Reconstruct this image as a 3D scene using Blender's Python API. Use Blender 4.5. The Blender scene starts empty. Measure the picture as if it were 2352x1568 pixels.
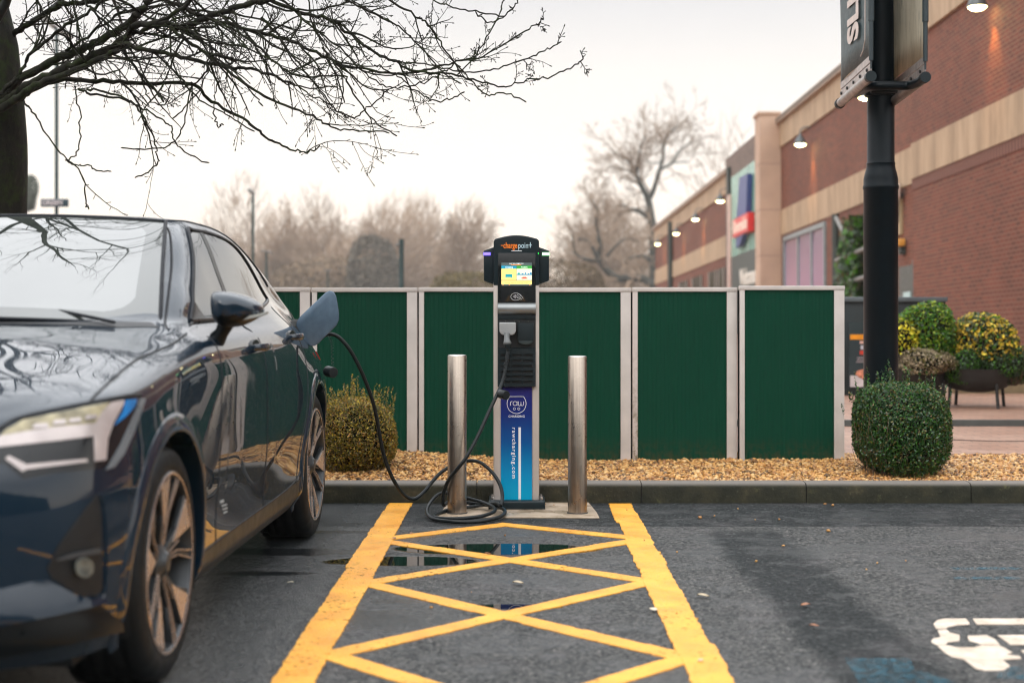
import bpy, bmesh, math, random
import numpy as np
from mathutils import Vector, Matrix, Euler
from mathutils.bvhtree import BVHTree
R = math.radians
sc = bpy.context.scene
col = sc.collection
F, CX, HY, CH = 3400.0, 1176.0, 705.0, 1.1      # focal length and horizon measured on a 2352 px wide copy of the photo

def at(px, py, d):
    return Vector(((px - CX) * d / F, d, CH - (py - HY) * d / F))
def gnd(px, py, z=0.0):
    d = (CH - z) * F / (py - HY)
    return Vector(((px - CX) * d / F, d, z))

# ------------------------------------------------------------------ scene objects
def tag(o, label=None, cat=None, group=None, kind=None):
    if label: o['label'] = label
    if cat: o['category'] = cat
    if group: o['group'] = group
    if kind: o['kind'] = kind
    return o
def empty(name, loc=(0, 0, 0), rot=(0, 0, 0)):
    o = bpy.data.objects.new(name, None); col.objects.link(o)
    o.location = loc; o.rotation_euler = rot; o.empty_display_size = .1
    return o
def thing(name, label, cat, loc=(0, 0, 0), rot=(0, 0, 0), group=None):
    return tag(empty(name, loc, rot), label, cat, group)
def link(name, me, mat, parent=None, smooth=False):
    o = bpy.data.objects.new(name, me); col.objects.link(o)
    for m in (mat if isinstance(mat, (list, tuple)) else [mat]): me.materials.append(m)
    if parent: o.parent = parent
    if smooth: me.shade_smooth()
    return o
def copy_tree(o, parent=None):
    c = o.copy(); col.objects.link(c)
    if parent: c.parent = parent
    for ch in list(o.children): copy_tree(ch, c)
    return c

class MB:
    """collects shapes, builds one mesh object"""
    def __init__(s): s.v = []; s.f = []; s.m = []; s.mi = 0
    def add(s, vs, fs):
        n = len(s.v); s.v += [tuple(v) for v in vs]
        for f in fs: s.f.append([i + n for i in f]); s.m.append(s.mi)
        return s
    def box(s, x0, x1, y0, y1, z0, z1, M=None):
        p = [Vector(q) for q in ((x0,y0,z0),(x1,y0,z0),(x1,y1,z0),(x0,y1,z0),(x0,y0,z1),(x1,y0,z1),(x1,y1,z1),(x0,y1,z1))]
        if M: p = [M @ q for q in p]
        return s.add(p, [(3,2,1,0),(4,5,6,7),(0,1,5,4),(1,2,6,5),(2,3,7,6),(3,0,4,7)])
    def prism(s, pts, a, b):
        """pts: list of vectors (front loop), extruded along vector b-a given as offset vector a; caps closed"""
        n = len(pts); o = Vector(a)
        p = [Vector(q) for q in pts] + [Vector(q) + o for q in pts]
        return s.add(p, [list(range(n))[::-1], list(range(n, 2*n))] + [(i, (i+1) % n, n+(i+1) % n, n+i) for i in range(n)])
    def tube(s, pts, r, k=8, cap=True):
        pts = [Vector(p) for p in pts]; n = len(pts)
        rr = r if isinstance(r, (list, tuple)) else [r]*n
        t0 = (pts[1]-pts[0]).normalized()
        u = t0.orthogonal().normalized(); vs = []
        for i in range(n):
            t = (pts[min(i+1, n-1)] - pts[max(i-1, 0)])
            t = t.normalized() if t.length > 1e-9 else t0
            u = (u - t*u.dot(t)); u = u.normalized() if u.length > 1e-6 else t.orthogonal().normalized()
            w = t.cross(u)
            for j in range(k):
                a = 2*math.pi*j/k; vs.append(pts[i] + (u*math.cos(a) + w*math.sin(a))*rr[i])
        fs = [(i*k+j, i*k+(j+1) % k, (i+1)*k+(j+1) % k, (i+1)*k+j) for i in range(n-1) for j in range(k)]
        if cap: fs += [list(range(k))[::-1], [(n-1)*k+j for j in range(k)]]
        return s.add(vs, fs)
    def lathe(s, prof, k=24, M=None, cap=True):
        """prof: (r,z) list, round the z axis"""
        vs = []; n = len(prof)
        for r, z in prof:
            for j in range(k):
                a = 2*math.pi*j/k; q = Vector((r*math.cos(a), r*math.sin(a), z)); vs.append(M @ q if M else q)
        fs = [(i*k+j, i*k+(j+1) % k, (i+1)*k+(j+1) % k, (i+1)*k+j) for i in range(n-1) for j in range(k)]
        if cap: fs += [list(range(k))[::-1], [(n-1)*k+j for j in range(k)]]
        return s.add(vs, fs)
    def build(s, name, mat, parent=None, bevel=0, smooth=False, seg=2, angle=40):
        me = bpy.data.meshes.new(name); me.from_pydata(s.v, [], s.f)
        for p, m in zip(me.polygons, s.m): p.material_index = m
        if bevel:
            bm = bmesh.new(); bm.from_mesh(me)
            es = [e for e in bm.edges if len(e.link_faces) == 2 and e.calc_face_angle(0) > R(30)]
            bmesh.ops.bevel(bm, geom=es, offset=bevel, segments=seg, profile=.6, affect='EDGES', clamp_overlap=True)
            bm.to_mesh(me); bm.free()
        me.update()
        o = link(name, me, mat, parent)
        if smooth or bevel:
            me.shade_smooth(); me.set_sharp_from_angle(angle=R(angle))
        return o
def np_mesh(name, V, Q, k=4):
    V = np.asarray(V, np.float32); Q = np.asarray(Q, np.int32); m = len(Q)
    me = bpy.data.meshes.new(name)
    me.vertices.add(len(V)); me.vertices.foreach_set('co', V.ravel())
    me.loops.add(k*m); me.loops.foreach_set('vertex_index', Q.ravel())
    me.polygons.add(m); me.polygons.foreach_set('loop_start', np.arange(0, k*m, k, dtype=np.int32))
    me.polygons.foreach_set('loop_total', np.full(m, k, np.int32))
    me.update(calc_edges=True)
    return me
def catmull(pts, n=8, closed=False):
    P = [Vector(p) for p in pts]; N = len(P); out = []
    rng = range(N if closed else N-1)
    for i in rng:
        if closed: a, b, c, d = P[i-1], P[i], P[(i+1) % N], P[(i+2) % N]
        else: a, b, c, d = P[max(i-1, 0)], P[i], P[i+1], P[min(i+2, N-1)]
        for j in range(n):
            t = j/n
            out.append(.5*((2*b) + (c-a)*t + (2*a-5*b+4*c-d)*t*t + (3*b-a-3*c+d)*t*t*t))
    if not closed: out.append(P[-1])
    return out
def text_mesh(s, size, M, depth=.0008, sx=1, font_off=0, align='CENTER', shear=0, spacing=1, fitw=None):
    cu = bpy.data.curves.new('t', 'FONT'); cu.body = s; cu.size = size; cu.align_x = align; cu.align_y = 'CENTER'
    cu.extrude = depth; cu.offset = font_off; cu.shear = shear; cu.space_character = spacing; cu.resolution_u = 4
    o = bpy.data.objects.new('t', cu); col.objects.link(o)
    dg = bpy.context.evaluated_depsgraph_get()
    me = bpy.data.meshes.new_from_object(o.evaluated_get(dg))
    if fitw: wd = max(v.co.x for v in me.vertices)-min(v.co.x for v in me.vertices); sx = fitw/wd
    vs = [M @ Vector((v.co.x*sx, v.co.y, v.co.z)) for v in me.vertices]; fs = [list(p.vertices) for p in me.polygons]
    bpy.data.objects.remove(o); bpy.data.curves.remove(cu); bpy.data.meshes.remove(me)
    return vs, fs

# ------------------------------------------------------------------ materials
class NT:
    def __init__(s, name):
        s.m = bpy.data.materials.new(name); s.m.use_nodes = True; s.t = s.m.node_tree; s.n = s.t.nodes
        s.b = s.n['Principled BSDF']; s.out = s.n['Material Output']
    def new(s, t, **k):
        n = s.n.new(t)
        for a, b in k.items(): setattr(n, a, b)
        return n
    def l(s, a, b): s.t.links.new(a, b); return s
    def coord(s, kind='Object', scale=None, rot=None, loc=None):
        tc = s.new('ShaderNodeTexCoord').outputs[kind]
        if scale is None and rot is None and loc is None: return tc
        mp = s.new('ShaderNodeMapping'); s.l(tc, mp.inputs[0])
        if scale is not None: mp.inputs['Scale'].default_value = scale if hasattr(scale, '__len__') else (scale,)*3
        if rot is not None: mp.inputs['Rotation'].default_value = rot
        if loc is not None: mp.inputs['Location'].default_value = loc
        return mp.outputs[0]
    def noise(s, co, scale, detail=4, rough=.55, out='Fac'):
        n = s.new('ShaderNodeTexNoise'); s.l(co, n.inputs['Vector'])
        n.inputs['Scale'].default_value = scale; n.inputs['Detail'].default_value = detail; n.inputs['Roughness'].default_value = rough
        return n.outputs[out]
    def voro(s, co, scale, out='Distance', rnd=1):
        n = s.new('ShaderNodeTexVoronoi'); s.l(co, n.inputs['Vector']); n.inputs['Scale'].default_value = scale
        n.inputs['Randomness'].default_value = rnd
        return n.outputs[out]
    def ramp(s, fac, stops, interp='LINEAR'):
        n = s.new('ShaderNodeValToRGB'); s.l(fac, n.inputs[0]); e = n.color_ramp.elements; n.color_ramp.interpolation = interp
        while len(e) > 1: e.remove(e[-1])
        for i, (p, c) in enumerate(stops):
            el = e[0] if i == 0 else e.new(p)
            el.position = p; el.color = (*(c if hasattr(c, '__len__') else (c,)*3), 1)
        return n.outputs[0]
    def math(s, op, a, b=None, c=None, clamp=False):
        n = s.new('ShaderNodeMath', operation=op, use_clamp=clamp)
        for i, v in enumerate((a, b, c)):
            if v is None: continue
            if isinstance(v, (int, float)): n.inputs[i].default_value = v
            else: s.l(v, n.inputs[i])
        return n.outputs[0]
    def mix(s, fac, a, b, mode='MIX'):
        n = s.new('ShaderNodeMix', data_type='RGBA', blend_type=mode)
        for i, v in ((0, fac), (6, a), (7, b)):
            if isinstance(v, (int, float)) and i == 0: n.inputs[i].default_value = v
            elif isinstance(v, (tuple, list)): n.inputs[i].default_value = (*v, 1)
            elif isinstance(v, (int, float)): n.inputs[i].default_value = (v, v, v, 1)
            else: s.l(v, n.inputs[i])
        return n.outputs[2]
    def bump(s, h, strength=.3, dist=.002):
        n = s.new('ShaderNodeBump'); s.l(h, n.inputs['Height']); n.inputs['Strength'].default_value = strength
        n.inputs['Distance'].default_value = dist; s.l(n.outputs[0], s.b.inputs['Normal']); return n
    def set(s, **k):
        for a, v in k.items():
            i = s.b.inputs[a.replace('_', ' ')]
            if isinstance(v, (int, float)): i.default_value = v
            elif isinstance(v, tuple): i.default_value = (*v, 1) if len(v) == 3 else v
            else: s.l(v, i)
        return s
MATS = {}
def plain(name, c, rough=.5, metal=0, var=.15, nscale=8, bump=0, bscale=60, coat=0, spec=.5, **kw):
    """a colour with procedural unevenness in tone and gloss"""
    if name in MATS: return MATS[name]
    t = NT(name); co = t.coord()
    n = t.noise(co, nscale, 5)
    lo = tuple(x*(1-var) for x in c); hi = tuple(min(1, x*(1+var)) for x in c)
    t.set(Base_Color=t.ramp(n, [(.3, lo), (.7, hi)]), Metallic=metal)
    t.set(Roughness=t.ramp(t.noise(co, nscale*2.7, 4), [(.3, max(.02, rough*.85)), (.7, min(1, rough*1.15))]))
    t.b.inputs['Specular IOR Level'].default_value = spec
    if coat: t.b.inputs['Coat Weight'].default_value = coat; t.b.inputs['Coat Roughness'].default_value = .03
    if bump: t.bump(t.noise(co, bscale, 5), bump, .003)
    for a, v in kw.items(): t.set(**{a: v})
    MATS[name] = t.m; return t.m
def emit(name, c, s):
    t = NT(name); t.set(Base_Color=c, Emission_Color=c, Emission_Strength=s); MATS[name] = t.m; return t.m

# ------------------------------------------------------------------ camera, world, sun
cam = bpy.data.cameras.new('camera'); co = bpy.data.objects.new('camera', cam); col.objects.link(co)
co.location = (0, 0, CH); co.rotation_euler = (R(90), 0, 0)
cam.sensor_width = 36; cam.lens = 36*F/2352; cam.shift_y = -(784-HY)/2352; cam.clip_end = 2000; cam.clip_start = .05
cam.dof.use_dof = True; cam.dof.focus_distance = 7.95; cam.dof.aperture_fstop = 2.1
sc.camera = co
w = bpy.data.worlds.new('World'); sc.world = w; w.use_nodes = True
nt = w.node_tree; bg = nt.nodes['Background']; bg.inputs[1].default_value = .1
sky = nt.nodes.new('ShaderNodeTexSky'); sky.sky_type = 'NISHITA'; sky.sun_disc = False
SUN_EL, SUN_AZ = 48, 200
sky.sun_elevation = R(SUN_EL); sky.sun_rotation = R(SUN_AZ); sky.air_density = 1.5; sky.dust_density = 4
hs = nt.nodes.new('ShaderNodeHueSaturation'); hs.inputs['Saturation'].default_value = .25; nt.links.new(sky.outputs[0], hs.inputs['Color'])
tc = nt.nodes.new('ShaderNodeTexCoord'); sp = nt.nodes.new('ShaderNodeSeparateXYZ'); nt.links.new(tc.outputs['Generated'], sp.inputs[0])
rp = nt.nodes.new('ShaderNodeValToRGB'); e = rp.color_ramp.elements
SK = [(0, (1.22, 1.02, .83)), (.035, (1.21, 1.07, .92)), (.085, (1.17, 1.08, .975)), (.15, (1.01, .96, .905)), (.205, (.80, .79, .80)), (.26, (1.05, 1.04, 1.05)), (.36, (1.1, 1.1, 1.12)), (.6, (1, 1.02, 1.05)), (1, (1, 1.02, 1.05))]
while len(e) > 1: e.remove(e[-1])
for i, (p, c) in enumerate(SK):
    el = e[0] if i == 0 else e.new(p); el.position = p; el.color = (*[x/1.1 for x in c], 1)
nt.links.new(sp.outputs[2], rp.inputs[0])
# brighter towards the zenith, as an overcast sky is
mr = nt.nodes.new('ShaderNodeMapRange'); nt.links.new(sp.outputs[2], mr.inputs[0])
mr.inputs[1].default_value = .22; mr.inputs[2].default_value = .55; mr.inputs[3].default_value = 12.6; mr.inputs[4].default_value = 27
cn = nt.nodes.new('ShaderNodeTexNoise'); cn.inputs['Scale'].default_value = 2.2; cn.inputs['Detail'].default_value = 5; nt.links.new(tc.outputs['Generated'], cn.inputs[0])
cr = nt.nodes.new('ShaderNodeMapRange'); nt.links.new(cn.outputs[0], cr.inputs[0])
cr.inputs[1].default_value = .3; cr.inputs[2].default_value = .7; cr.inputs[3].default_value = .95; cr.inputs[4].default_value = 1.05
m1 = nt.nodes.new('ShaderNodeMath'); m1.operation = 'MULTIPLY'; nt.links.new(mr.outputs[0], m1.inputs[0]); nt.links.new(cr.outputs[0], m1.inputs[1])
vm = nt.nodes.new('ShaderNodeVectorMath'); vm.operation = 'SCALE'; nt.links.new(rp.outputs[0], vm.inputs[0]); nt.links.new(m1.outputs[0], vm.inputs['Scale'])
mx = nt.nodes.new('ShaderNodeMix'); mx.data_type = 'RGBA'; mx.inputs[0].default_value = .93
nt.links.new(hs.outputs[0], mx.inputs[6]); nt.links.new(vm.outputs[0], mx.inputs[7]); nt.links.new(mx.outputs[2], bg.inputs[0])
sun = bpy.data.lights.new('sun', 'SUN'); so = bpy.data.objects.new('sun', sun); col.objects.link(so)
sun.energy = .7; sun.angle = R(25); sun.color = (1, .93, .84)
az = R(SUN_AZ); dv = Vector((math.sin(az)*math.cos(R(SUN_EL)), math.cos(az)*math.cos(R(SUN_EL)), math.sin(R(SUN_EL))))
so.rotation_euler = dv.to_track_quat('Z', 'Y').to_euler()
vs_ = sc.view_settings; vs_.view_transform = 'Standard'; vs_.look = 'None'; vs_.gamma = 1; vs_.exposure = 0
sc.cycles.use_denoising = True; sc.cycles.filter_width = 1.15; sc.cycles.max_bounces = 8; sc.cycles.transparent_max_bounces = 12; sc.cycles.volume_bounces = 0
sc.cycles.caustics_reflective = False; sc.cycles.caustics_refractive = False; sc.cycles.sample_clamp_indirect = 6
# ------------------------------------------------------------------ ground
def asphalt():
    t = NT('asphalt'); co = t.coord()
    sp = t.new('ShaderNodeSeparateXYZ'); t.l(co, sp.inputs[0]); X, Y = sp.outputs[0], sp.outputs[1]
    n1 = t.noise(co, 1.3, 5, .6); n2 = t.noise(co, 7, 5, .65); n3 = t.noise(co, 75, 3, .6)
    vo = t.voro(co, 85); vc = t.voro(co, 85, 'Color')
    wob = t.math('ADD', t.math('MULTIPLY', t.math('SUBTRACT', n2, .5), .15), t.math('MULTIPLY', t.math('SUBTRACT', t.noise(co, 2.3, 3), .5), .16))
    def rng(v, a, b): # smooth step
        n = t.new('ShaderNodeMapRange', interpolation_type='SMOOTHSTEP'); t.l(v, n.inputs[0]); n.inputs[1].default_value = a; n.inputs[2].default_value = b; return n.outputs[0]
    def ell(x0, y0, rx, ry, wv=1.0):
        a = t.math('DIVIDE', t.math('SUBTRACT', X, x0), rx); b = t.math('DIVIDE', t.math('SUBTRACT', Y, y0), ry)
        d = t.math('SQRT', t.math('ADD', t.math('MULTIPLY', a, a), t.math('MULTIPLY', b, b)))
        d = t.math('ADD', d, t.math('MULTIPLY', wob, 2.6*wv)); return rng(t.math('MULTIPLY', d, -1), -1.08, -.9)
    def mxm(*a):
        r = a[0]
        for q in a[1:]: r = t.math('MAXIMUM', r, q)
        return r
    Xw, Yw = t.math('ADD', X, wob), t.math('ADD', Y, wob)
    soft = mxm(ell(-1.0, 6.66, .42, .10, 2.2), ell(-1.05, 6.12, .28, .05, 2.0), ell(-.95, 7.25, .3, .05, 1.5))
    pud = mxm(ell(-.06, 6.74, .50, .17, .6), ell(-.47, 6.42, .34, .13, 1.0), ell(.0, 5.44, .2, .055, 1), t.math('MULTIPLY', soft, .0))
    # damp: patches of drying tarmac, wetter beside the car
    damp = t.math('MAXIMUM', rng(n1, .46, .62), rng(t.math('MULTIPLY', Xw, -1), .62, .95))
    dryz = t.math('MULTIPLY', rng(Xw, -.45, -.1), .35)
    damp = t.math('SUBTRACT', damp, dryz, clamp=True)
    damp = t.math('MAXIMUM', damp, t.math('MULTIPLY', rng(n2, .5, .64), .5))
    # darker relaid strips: along the kerb and where an old bay line was taken up
    kerbz = rng(t.math('ADD', Y, t.math('MULTIPLY', wob, .25)), 7.43, 7.45)
    strip = t.math('MULTIPLY', t.math('MULTIPLY', rng(Xw, .92, 1.0), rng(t.math('MULTIPLY', Xw, -1), -1.36, -1.26)), rng(t.math('MULTIPLY', Y, -1), -7.35, -7.15))
    dark = t.math('MAXIMUM', kerbz, strip)
    base = t.ramp(t.noise(co, 60, 3, .7), [(.30, (.012, .016, .018)), (.5, (.050, .054, .056)), (.68, (.13, .125, .12))])
    base = t.mix(t.ramp(vc, [(.45, 0), (.9, .7)]), base, (.165, .16, .15)); base = t.mix(t.ramp(vc, [(.12, .8), (.35, 0)]), base, (.008, .010, .011))
    base = t.mix(t.math('MULTIPLY', dark, .95), base, (.34, .40, .43), 'MULTIPLY'); spk = t.voro(co, 110, 'Color'); base = t.mix(t.ramp(spk, [(.84, 0), (.92, .85)]), base, t.mix(dark, (.26, .25, .23), (.17, .18, .18)))
    base = t.mix(t.math('MULTIPLY', damp, .66), base, (.006, .011, .014))
    stain = t.math('MULTIPLY', rng(t.noise(co, 2.7, 5, .7), .5, .68), .22)
    base = t.mix(stain, base, (.15, .135, .14))
    base = t.mix(pud, base, (.006, .008, .008))
    seam = t.math('MULTIPLY', rng(t.math('MULTIPLY', t.math('ABSOLUTE', t.math('SUBTRACT', t.math('ADD', Y, t.math('MULTIPLY', wob, .25)), 7.44)), -1), -.012, -.004), .8)
    base = t.mix(seam, base, (.015, .016, .018))
    rough = t.ramp(n2, [(.3, .62), (.7, .8)])
    rough = t.mix(damp, rough, .19); rough = t.mix(t.math('MULTIPLY', soft, .8), rough, .10); rough = t.mix(pud, rough, .015); base = t.mix(t.math('MULTIPLY', soft, .6), base, (.006, .008, .009))
    h = t.math('ADD', t.math('MULTIPLY', t.math('SUBTRACT', 1, t.voro(co, 150)), 1.0), t.math('MULTIPLY', t.noise(co, 190, 2), .6))
    h = t.math('MULTIPLY', h, t.math('ADD', 1, t.math('MULTIPLY', dark, .6)))
    h = t.math('MULTIPLY', h, t.math('SUBTRACT', 1, t.math('MULTIPLY', damp, .40)))
    h = t.math('MULTIPLY', h, t.math('SUBTRACT', 1, t.math('MULTIPLY', soft, .7))); h = t.math('MULTIPLY', h, t.math('SUBTRACT', 1, pud))
    t.bump(h, 1.0, .007)
    t.set(Base_Color=base, Roughness=rough); t.l(t.math('ADD', .22, t.math('MULTIPLY', t.math('MAXIMUM', damp, pud), .5)), t.b.inputs['Specular IOR Level'])
    return t.m
MATS['asphalt'] = asphalt()
bm_ = MB().add([(-300, -50, 0), (300, -50, 0), (300, 440, 0), (-300, 440, 0)], [(0, 1, 2, 3)])
tag(bm_.build('car_park', MATS['asphalt']), kind='structure')

# red block paving beyond the bed, a step up
def paving():
    t = NT('block_paving'); co = t.coord()
    b = t.new('ShaderNodeTexBrick'); t.l(co, b.inputs[0]); b.offset = .5
    for k, v in (('Scale', 1), ('Mortar Size', .006), ('Mortar Smooth', .3), ('Bias', 0), ('Brick Width', .2), ('Row Height', .1)): b.inputs[k].default_value = v
    b.inputs[1].default_value = (.30, .16, .11, 1); b.inputs[2].default_value = (.42, .24, .17, 1); b.inputs[3].default_value = (.14, .09, .065, 1)
    n = t.noise(co, 1.1, 5); c = t.mix(t.ramp(n, [(.4, 0), (.75, .5)]), b.outputs[0], (.36, .25, .19))
    t.set(Base_Color=c, Roughness=t.ramp(n, [(.3, .35), (.7, .6)])); t.bump(t.noise(co, 90, 3), .2, .002); return t.m
MATS['paving'] = paving()
p = MB().box(-40, 40, 10.05, 12.36, -.3, .105).build('paved_path', MATS['paving']); tag(p, kind='structure')
p = MB().box(-40, 40, 12.42, 120, -.3, .15).build('paved_path', MATS['paving']); tag(p, kind='structure')
p = MB().box(-40, 40, 12.36, 12.42, -.3, .158).build('paving_kerb', plain('edging', (.06, .065, .06), .6, bump=.4), bevel=.006); tag(p, kind='structure')
# service trench line across the paving
m = MB()
m.tube([(3.05, 11.35, .106), (3.35, 11.05, .106), (3.62, 10.96, .106), (9, 10.98, .106)], .006, 4)
tag(m.build('paving_joint', plain('joint_dirt', (.05, .045, .04), .9)), kind='structure')

# kerb: 925 mm stones
t = NT('kerb_stone'); co = t.coord(); n = t.noise(co, 9, 6, .65); n2 = t.noise(co, 70, 4)
c = t.ramp(n, [(.3, (.010, .011, .006)), (.5, (.024, .024, .014)), (.62, (.038, .034, .019)), (.78, (.10, .085, .05))])
c = t.mix(t.ramp(n2, [(.62, 0), (.8, .35)]), c, (.16, .145, .11))
gx = t.new('ShaderNodeNewGeometry'); sz = t.new('ShaderNodeSeparateXYZ'); t.l(co, sz.inputs[0])
c = t.mix(t.math('MULTIPLY', t.ramp(sz.outputs[2], [(.094, 0), (.112, 1)]), .7), c, (.25, .225, .205))
moss = t.math('MULTIPLY', t.ramp(t.noise(co, 14, 5, .7), [(.62, 0), (.72, 1)]), .5)
c = t.mix(moss, c, (.12, .115, .045))
t.set(Base_Color=c, Roughness=t.ramp(n, [(.3, .5), (.7, .75)])); t.b.inputs['Specular IOR Level'].default_value = .2; t.bump(n2, .7, .004); MATS['kerb'] = t.m
k = MB(); rr = random.Random(4)
prof = [(8.31, -.1), (8.31, .086), (8.314, .098), (8.324, .107), (8.338, .112), (8.435, .114), (8.435, -.1)]
x = -.198 - .925*12
while x < 14:
    dz = rr.uniform(-.0015, .0015); dy = rr.uniform(-.0015, .0015)
    g = .0028
    k.prism([(x+g, y+dy, z+dz) for y, z in prof], (.925-2*g, 0, 0), None); x += .925
o = k.build('kerb', MATS['kerb'], smooth=True, angle=50); tag(o, kind='structure')
tag(MB().box(-20, 20, 8.318, 8.43, -.1, .099).build('kerb_bed', plain('kerb_joint', (.02, .02, .018), .9)), kind='structure')

# gravel bed: individual stones on a soil sheet
def soil_z(x, y):
    s = max(0.0, min(1.0, (y-8.44)/1.3))
    return .085 + .012*s + .052*s*max(0.0, min(1.0, (.25-x)/.9)) + .012*math.sin(x*2.1+y*3)*.5
nx, ny = 90, 24; V = []; Q = []
for j in range(ny):
    for i in range(nx):
        x_ = -8+i*16/(nx-1); y_ = 8.43+j*(10.06-8.43)/(ny-1); V.append((x_, y_, soil_z(x_, y_)-.004))
for j in range(ny-1):
    for i in range(nx-1): a = j*nx+i; Q.append((a, a+1, a+nx+1, a+nx))
o = link('planting_bed', np_mesh('planting_bed', V, Q), plain('bed_soil', (.035, .018, .008), .9, bump=.6)); tag(o, kind='structure')
t = NT('gravel_stone'); at_ = t.new('ShaderNodeAttribute', attribute_name='tone')
c = t.ramp(at_.outputs['Fac'], [(0, (.020, .010, .006)), (.14, (.09, .035, .012)), (.3, (.34, .135, .030)), (.5, (.56, .26, .060)), (.68, (.70, .40, .13)), (.85, (.74, .50, .24)), (.95, (.36, .15, .06)), (1, (.05, .045, .04))])
co = t.coord(); c = t.mix(.22, c, t.ramp(t.noise(co, 60, 3), [(.35, (.12, .05, .015)), (.65, (.8, .5, .2))]))
t.set(Base_Color=c, Roughness=.38); MATS['gravel'] = t.m
rng = np.random.default_rng(7)
ico = bmesh.new(); bmesh.ops.create_icosphere(ico, subdivisions=1, radius=1); iv = np.array([v.co[:] for v in ico.verts]); it = np.array([[v.index for v in f.verts] for f in ico.faces]); ico.free()
def stones(pos, size, seed, name):
    rg = np.random.default_rng(seed); n = len(pos); k = len(iv)
    jit = iv[None]*(1+rg.uniform(-.28, .28, (n, k, 1)))
    sc_ = size[:, None, None]*rg.uniform(.6, 1.15, (n, 1, 3))*np.array([1, 1, .62])
    P = jit*sc_
    a = rg.uniform(0, 6.283, n); tl = rg.normal(0, .45, n)
    ca, sa, ct, st = np.cos(a), np.sin(a), np.cos(tl), np.sin(tl)
    x, y, z = P[..., 0].copy(), P[..., 1].copy(), P[..., 2].copy()
    y2 = y*ct[:, None]-z*st[:, None]; z2 = y*st[:, None]+z*ct[:, None]
    x3 = x*ca[:, None]-y2*sa[:, None]; y3 = x*sa[:, None]+y2*ca[:, None]
    V = np.stack([x3, y3, z2], -1)+pos[:, None]
    T = (it[None]+(np.arange(n)*k)[:, None, None]).reshape(-1, 3)
    me = np_mesh(name, V.reshape(-1, 3), T, 3)
    at_ = me.attributes.new('tone', 'FLOAT', 'FACE'); tone = np.repeat(rg.beta(1.25, 1.25, n), len(it)).astype(np.float32)
    at_.data.foreach_set('value', tone); return me
N = 52000
px = rng.uniform(-3.6, 4.2, N); py = rng.uniform(8.45, 10.05, N)
pz = np.array([soil_z(a, b) for a, b in zip(px, py)])+rng.uniform(-.004, .012, N)
o = link('gravel', stones(np.stack([px, py, pz], 1), rng.gamma(9, .00142, N).clip(.005, .022), 8, 'gravel'), MATS['gravel']); tag(o, kind='stuff')

# concrete pad under the bollards and charger
t = NT('pad_concrete'); co = t.coord(); n = t.noise(co, 8, 6, .6)
c = t.ramp(n, [(.3, (.26, .20, .13)), (.5, (.40, .31, .22)), (.7, (.52, .42, .33))]); c = t.mix(t.ramp(t.noise(co, 3, 4), [(.5, 0), (.65, .6)]), c, (.20, .15, .09))
t.set(Base_Color=c, Roughness=t.ramp(t.noise(co, 5, 3), [(.4, .2), (.6, .55)])); t.bump(t.noise(co, 60, 4), .3, .002); MATS['pad'] = t.m
m = MB(); m.prism([(-.395, 7.73, .0), (.455, 7.70, .0), (.452, 7.9, 0), (.43, 8.3, .0), (-.36, 8.3, .0), (-.375, 8.0, 0)], (0, 0, .007), None)
tag(m.build('concrete_pad', MATS['pad'], bevel=.003), kind='structure')

# ------------------------------------------------------------------ painted markings
t = NT('yellow_paint'); co = t.coord(); n = t.noise(co, 6, 5, .6); n2 = t.noise(co, 45, 5, .7)
c = t.ramp(n, [(.3, (.78, .31, .016)), (.6, (.90, .42, .035)), (.8, (.93, .53, .10))])
c = t.mix(t.ramp(t.noise(co, 3.1, 5, .7), [(.55, 0), (.72, .55)]), c, (.58, .30, .05))
c = t.mix(t.ramp(t.noise(co, 24, 5, .75), [(.56, 0), (.70, .6)]), c, (.34, .18, .05))
c = t.mix(t.ramp(t.voro(co, 120), [(.0, .25), (.2, 0)]), c, (.45, .30, .12))
sp = t.new('ShaderNodeSeparateXYZ'); t.l(co, sp.inputs[0])
hole = t.ramp(t.math('ADD', t.math('MULTIPLY', n2, .75), t.math('MULTIPLY', t.noise(co, 2.2, 4), .25)), [(.590, 0), (.625, 1)])
t.set(Base_Color=c, Roughness=t.ramp(n, [(.3, .28), (.7, .55)])); t.bump(t.math('ADD', n2, t.voro(co, 150)), .6, .003)
tr = t.new('ShaderNodeBsdfTransparent'); ms = t.new('ShaderNodeMixShader'); t.l(hole, ms.inputs[0]); t.l(t.b.outputs[0], ms.inputs[1]); t.l(tr.outputs[0], ms.inputs[2]); t.l(ms.outputs[0], t.out.inputs[0])
MATS['yellow'] = t.m
rr = random.Random(11)
def stripe(m, a, b, w, z=.004, step=.011, rag=.003, side=None):
    a = Vector((*a, z)); b = Vector((*b, z)); L = (b-a).length; n = max(2, int(L/step)); d = (b-a)/L; nrm = Vector((-d.y, d.x, 0))
    vs = []; e1 = e2 = 0; s1 = s2 = 0
    for i in range(n+1):
        if rr.random() < .04: s1 = rr.uniform(-rag*1.6, rag*1.6)
        if rr.random() < .04: s2 = rr.uniform(-rag*1.6, rag*1.6)
        e1 = e1*.6+rr.uniform(-rag, rag)*.6; e2 = e2*.6+rr.uniform(-rag, rag)*.6
        p = a+d*(L*i/n); t_ = .0025
        l, r = p+nrm*(w/2+e1+s1), p-nrm*(w/2+e2+s2)
        vs += [l-Vector((0, 0, z)), l, r, r-Vector((0, 0, z))]
    fs = []
    for i in range(n):
        q = i*4; fs += [(q, q+4, q+5, q+1)[::-1], (q+1, q+5, q+6, q+2)[::-1], (q+2, q+6, q+7, q+3)[::-1]]
    fs += [(0, 1, 2, 3), (4*n+3, 4*n+2, 4*n+1, 4*n)]
    m.add(vs, fs)
m = MB()
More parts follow.
